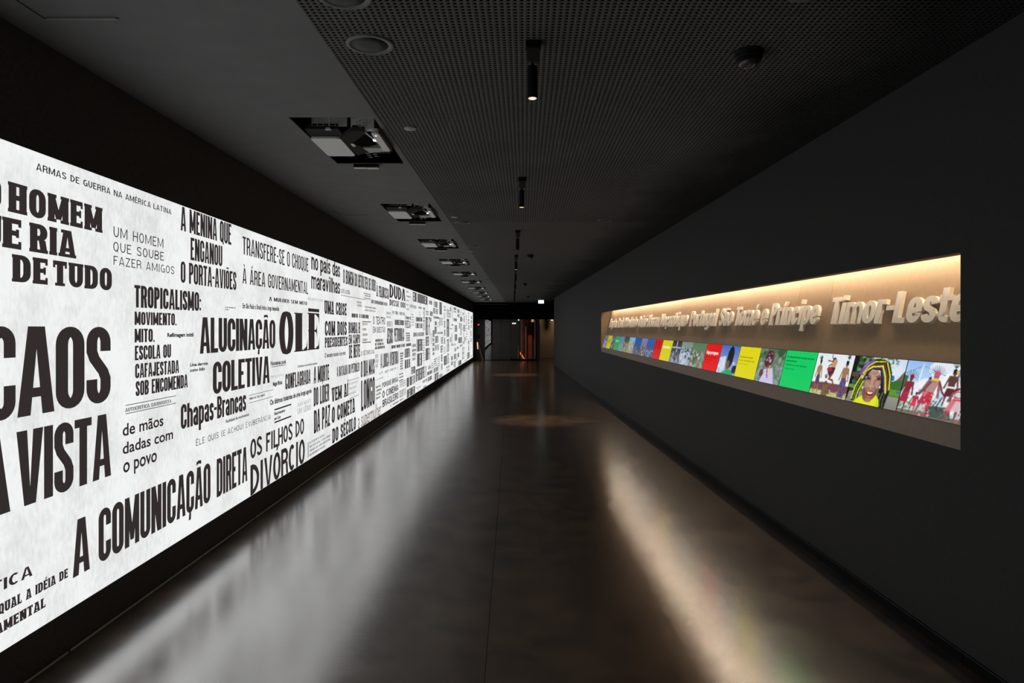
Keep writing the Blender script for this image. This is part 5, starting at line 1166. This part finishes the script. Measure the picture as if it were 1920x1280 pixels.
# back wall far right, warm lit; ceiling beyond the header
tag(MB().box(-2.6, 39.0, 0, 4.5, 39.15, 3.3).build('wall_far', M_WARMWALL), kind='structure')
tag(MB().box(-2.6, YE, 2.75, 4.5, 39.2, 2.85).build('ceiling_far', M_VOID), kind='structure')
tag(MB().box(4.4, YRE, 0, 4.5, 39.2, 3.3).build('wall_side', M_VOID), kind='structure')
tag(MB().box(-2.6, YE, 0, -2.5, 39.2, 3.3).build('wall_side_left', M_DARKRED), kind='structure')
tag(MB().box(xw(YRE) + .05, YRE, CEIL, 4.5, YE + .1, CEIL + .1).build('ceiling_side', M_VOID), kind='structure')
# steel screen wall made of panels
sw = empty('panel_partition', (0, 0, 0), 'dark steel panelled partition closing the corridor beneath the black header', 'partition')
for (a, c, m_, nm) in ((923, 939.8, M_STEEL, 'steel_panel'), (940.2, 957.3, M_STEEL, 'steel_panel'), (957.8, 974, M_STEEL, 'steel_panel')):
    MB().box(ex(a), YW, .04, ex(c), YW + .03, 2.3).build(nm, m_, sw)
MB().box(ex(923), YW + .001, 0, ex(974), YW + .04, .04).build('plinth', M_BLACKMETAL, sw)
MB().box(ex(923), YW - .004, ez(603), ex(957), YW, ez(602.4)).build('panel_rail', M_BLACKMETAL, sw)
md = empty('mirror_door', (0, 0, 0), 'narrow smoked mirror door reflecting the white headlines, left of the steel panels', 'door')
MB().box(ex(909.5), YW - .02, .02, ex(922.6), YW + .01, 2.3).build('mirror_pane', M_MIRROR, md)
MB().box(ex(908.6), YW - .03, 0, ex(909.5), YW + .02, 2.3).build('frame_stile', M_DARKRED, md); MB().box(ex(922.6), YW - .03, 0, ex(923), YW + .02, 2.3).build('frame_stile', M_BLACKMETAL, md)
dp = empty('red_side_panel', (0, 0, 0), 'near black red panel standing between the left wall and the mirror door', 'panel')
MB().box(ex(885), YW - .05, 0, ex(908.4), YW, 2.3).build('panel_sheet', M_DARKRED, dp)
MB().box(ex(897) - .05, YW - .06, ez(634), ex(900) + .0, YW - .05, ez(628)).build('notice_plate', M_BLACKMETAL, dp)
rl = empty('red_indicator', (0, 0, 0), 'tiny red indicator light glowing above the leaning rail', 'light')
MB().box(ex(895.6), YW - .09, ez(609.6), ex(899), YW - .065, ez(607.4)).build('light_lens', M_RED, rl, bevel=.01); MB().box(ex(895), YW - .065, ez(610.2), ex(899.6), YW - .05, ez(606.8)).build('light_body', M_BLACKMETAL, rl)
lr = empty('leaning_rail', (0, 0, 0), 'brown rail slanting to the floor beside the left wall end, its top glowing as if catching bright light', 'rail')
yq = YW - .35
def slant(a, c, w0, w1, name, m_):
    MB().hexa([(ex(a[0], yq) - w0, yq, ez(a[1], yq)), (ex(a[0], yq) + w0, yq, ez(a[1], yq)), (ex(a[0], yq) + w0, yq + .05, ez(a[1], yq)), (ex(a[0], yq) - w0, yq + .05, ez(a[1], yq))],
              [(ex(c[0], yq) - w1, yq, ez(c[1], yq)), (ex(c[0], yq) + w1, yq, ez(c[1], yq)), (ex(c[0], yq) + w1, yq + .05, ez(c[1], yq)), (ex(c[0], yq) - w1, yq + .05, ez(c[1], yq))]).build(name, m_, lr)
slant((905.5, 675.6), (897.3, 645.5), .05, .035, 'rail_bar', mat('brown_bronze', (.34, .24, .15), .45))
slant((895.8, 654.5), (895.1, 641.5), .022, .03, 'lit_end', mat('lit_end_glow', (.8, .6, .4), .4, emit=(1, .62, .42), power=.9))  # emission stands in for the light caught by the rail end
# curved rust screen with posts
cs = empty('curved_rust_screen', (0, 0, 0), 'curved rust red sheet with pale vertical posts, lit orange near the floor', 'screen wall')
n_ = 14
mb = MB()
for k in range(n_):
    t0, t1 = k / n_, (k + 1) / n_
    f = lambda t: (ex(958 + 50 * t), YW - .5 + .9 * (t - .45) ** 2 * 2.2)
    (xa, ya_), (xb, yb2) = f(t0), f(t1)
    mb.hexa([(xa, ya_, .09), (xb, yb2, .09), (xb, yb2 + .02, .09), (xa, ya_ + .02, .09)], [(xa, ya_, 2.3), (xb, yb2, 2.3), (xb, yb2 + .02, 2.3), (xa, ya_ + .02, 2.3)]) if k >= 5 else None
mb.build('rust_sheet', M_RUST, cs)
mb = MB()
for k in range(n_):
    t0, t1 = k / n_, (k + 1) / n_
    (xa, ya_), (xb, yb2) = f(t0), f(t1)
    mb.hexa([(xa, ya_ - .06, 0), (xb, yb2 - .06, 0), (xb, yb2 + .04, 0), (xa, ya_ + .04, 0)], [(xa, ya_ - .06, .09), (xb, yb2 - .06, .09), (xb, yb2 + .04, .09), (xa, ya_ + .04, .09)])
mb.build('base_curb', M_VOID, cs)
def post(px, wpx, m_, t0=2.25, par=cs, y_=YW - .62, name='post'):
    MB().box(ex(px - wpx / 2, y_), y_, .09, ex(px + wpx / 2, y_), y_ + .04, t0).build(name, m_, par)
post(986, 2.0, M_POST, ez(612)); post(1003, 1.6, M_POST); post(1000.4, .6, M_POST, 1.2); post(1012, 1.6, M_POST, ez(609)); post(971.5, .8, M_POST, .75)
post(994, 7, mat('bright_rust', (.42, .07, .02), .4), ez(628), name='rust_strip')
MB().box(ex(1005), YW - .66, 0, ex(1010.6), YW - .60, 2.3).build('dark_column', M_DARKRED, cs)
def quadp(pts, name, m_, par, y_=YW - .64):
    q = [(ex(a, y_), ez(c, y_)) for a, c in pts]
    mb = MB(); n0 = len(q); mb.v = [(x, y_, z) for x, z in q] + [(x, y_ + .03, z) for x, z in q]
    mb.f = [tuple(range(n0)), tuple(range(n0, 2 * n0))[::-1]] + [(i, (i + 1) % n0, n0 + (i + 1) % n0, n0 + i) for i in range(n0)]
    mb.build(name, m_, par)
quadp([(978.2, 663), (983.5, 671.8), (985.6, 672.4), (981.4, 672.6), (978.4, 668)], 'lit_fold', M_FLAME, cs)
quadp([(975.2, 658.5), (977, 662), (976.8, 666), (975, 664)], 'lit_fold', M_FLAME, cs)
# lit sign and lamps seen inside
ls = empty('lit_glass_sign', (0, 0, 0), 'tiny white lit lettering panel high on the dark steel, right of centre', 'sign')
for a in (960.3, 962.9, 965.4): quadp([(a, 607.2), (a + 1.8, 607.0), (a + 1.6, 604.6), (a + .3, 605)], 'lit_piece', M_WHITE, ls, YW - .1)
quadp([(970.8, 600.2), (974, 600.3), (973.8, 598.9), (971.2, 599)], 'lit_piece', M_WHITE, ls, YW - .1)
wl = empty('warm_downlight', (0, 0, 0), 'small warm ceiling lamp at the top right corner of the end wall', 'lamp')
yy = 38.2
MB().box(ex(1033.6, yy), yy, ez(600.6, yy), ex(1036.2, yy), yy + .05, ez(599.2, yy)).build('lamp_face', M_LAMP, wl); MB().box(ex(1033, yy), yy - .01, ez(599.2, yy), ex(1037, yy), yy + .08, 2.76).build('lamp_body', M_BLACKMETAL, wl)
wl2 = empty('warm_wall_lamp', (0, 0, 0), 'warm lamp box above the rust sheet, top centre right', 'lamp')
MB().box(ex(996), YW - .68, ez(603.5), ex(1000), YW - .62, ez(598.8)).build('lamp_face', mat('soft_lamp', (.6, .5, .4), .5, emit=(.9, .55, .34), power=.45), wl2)
MB().box(ex(994.5), YW - .66, ez(605), ex(996), YW - .61, ez(599)).build('lamp_side', M_CASE2, wl2)
lamp(2.35, 37.9, 2.35, 26, 150, (1, .72, .45), .08, name='wall_wash', rot=(math.radians(60), 0, 0))
lamp(ex(984), YW - 1.6, 2.1, 8, 70, (1, .45, .2), .05, name='rust_wash', rot=(math.radians(28), 0, 0))
lamp(ex(940), YW - 2.0, 2.6, 7, 80, (1, .85, .7), .05, name='steel_wash', rot=(math.radians(20), 0, 0))
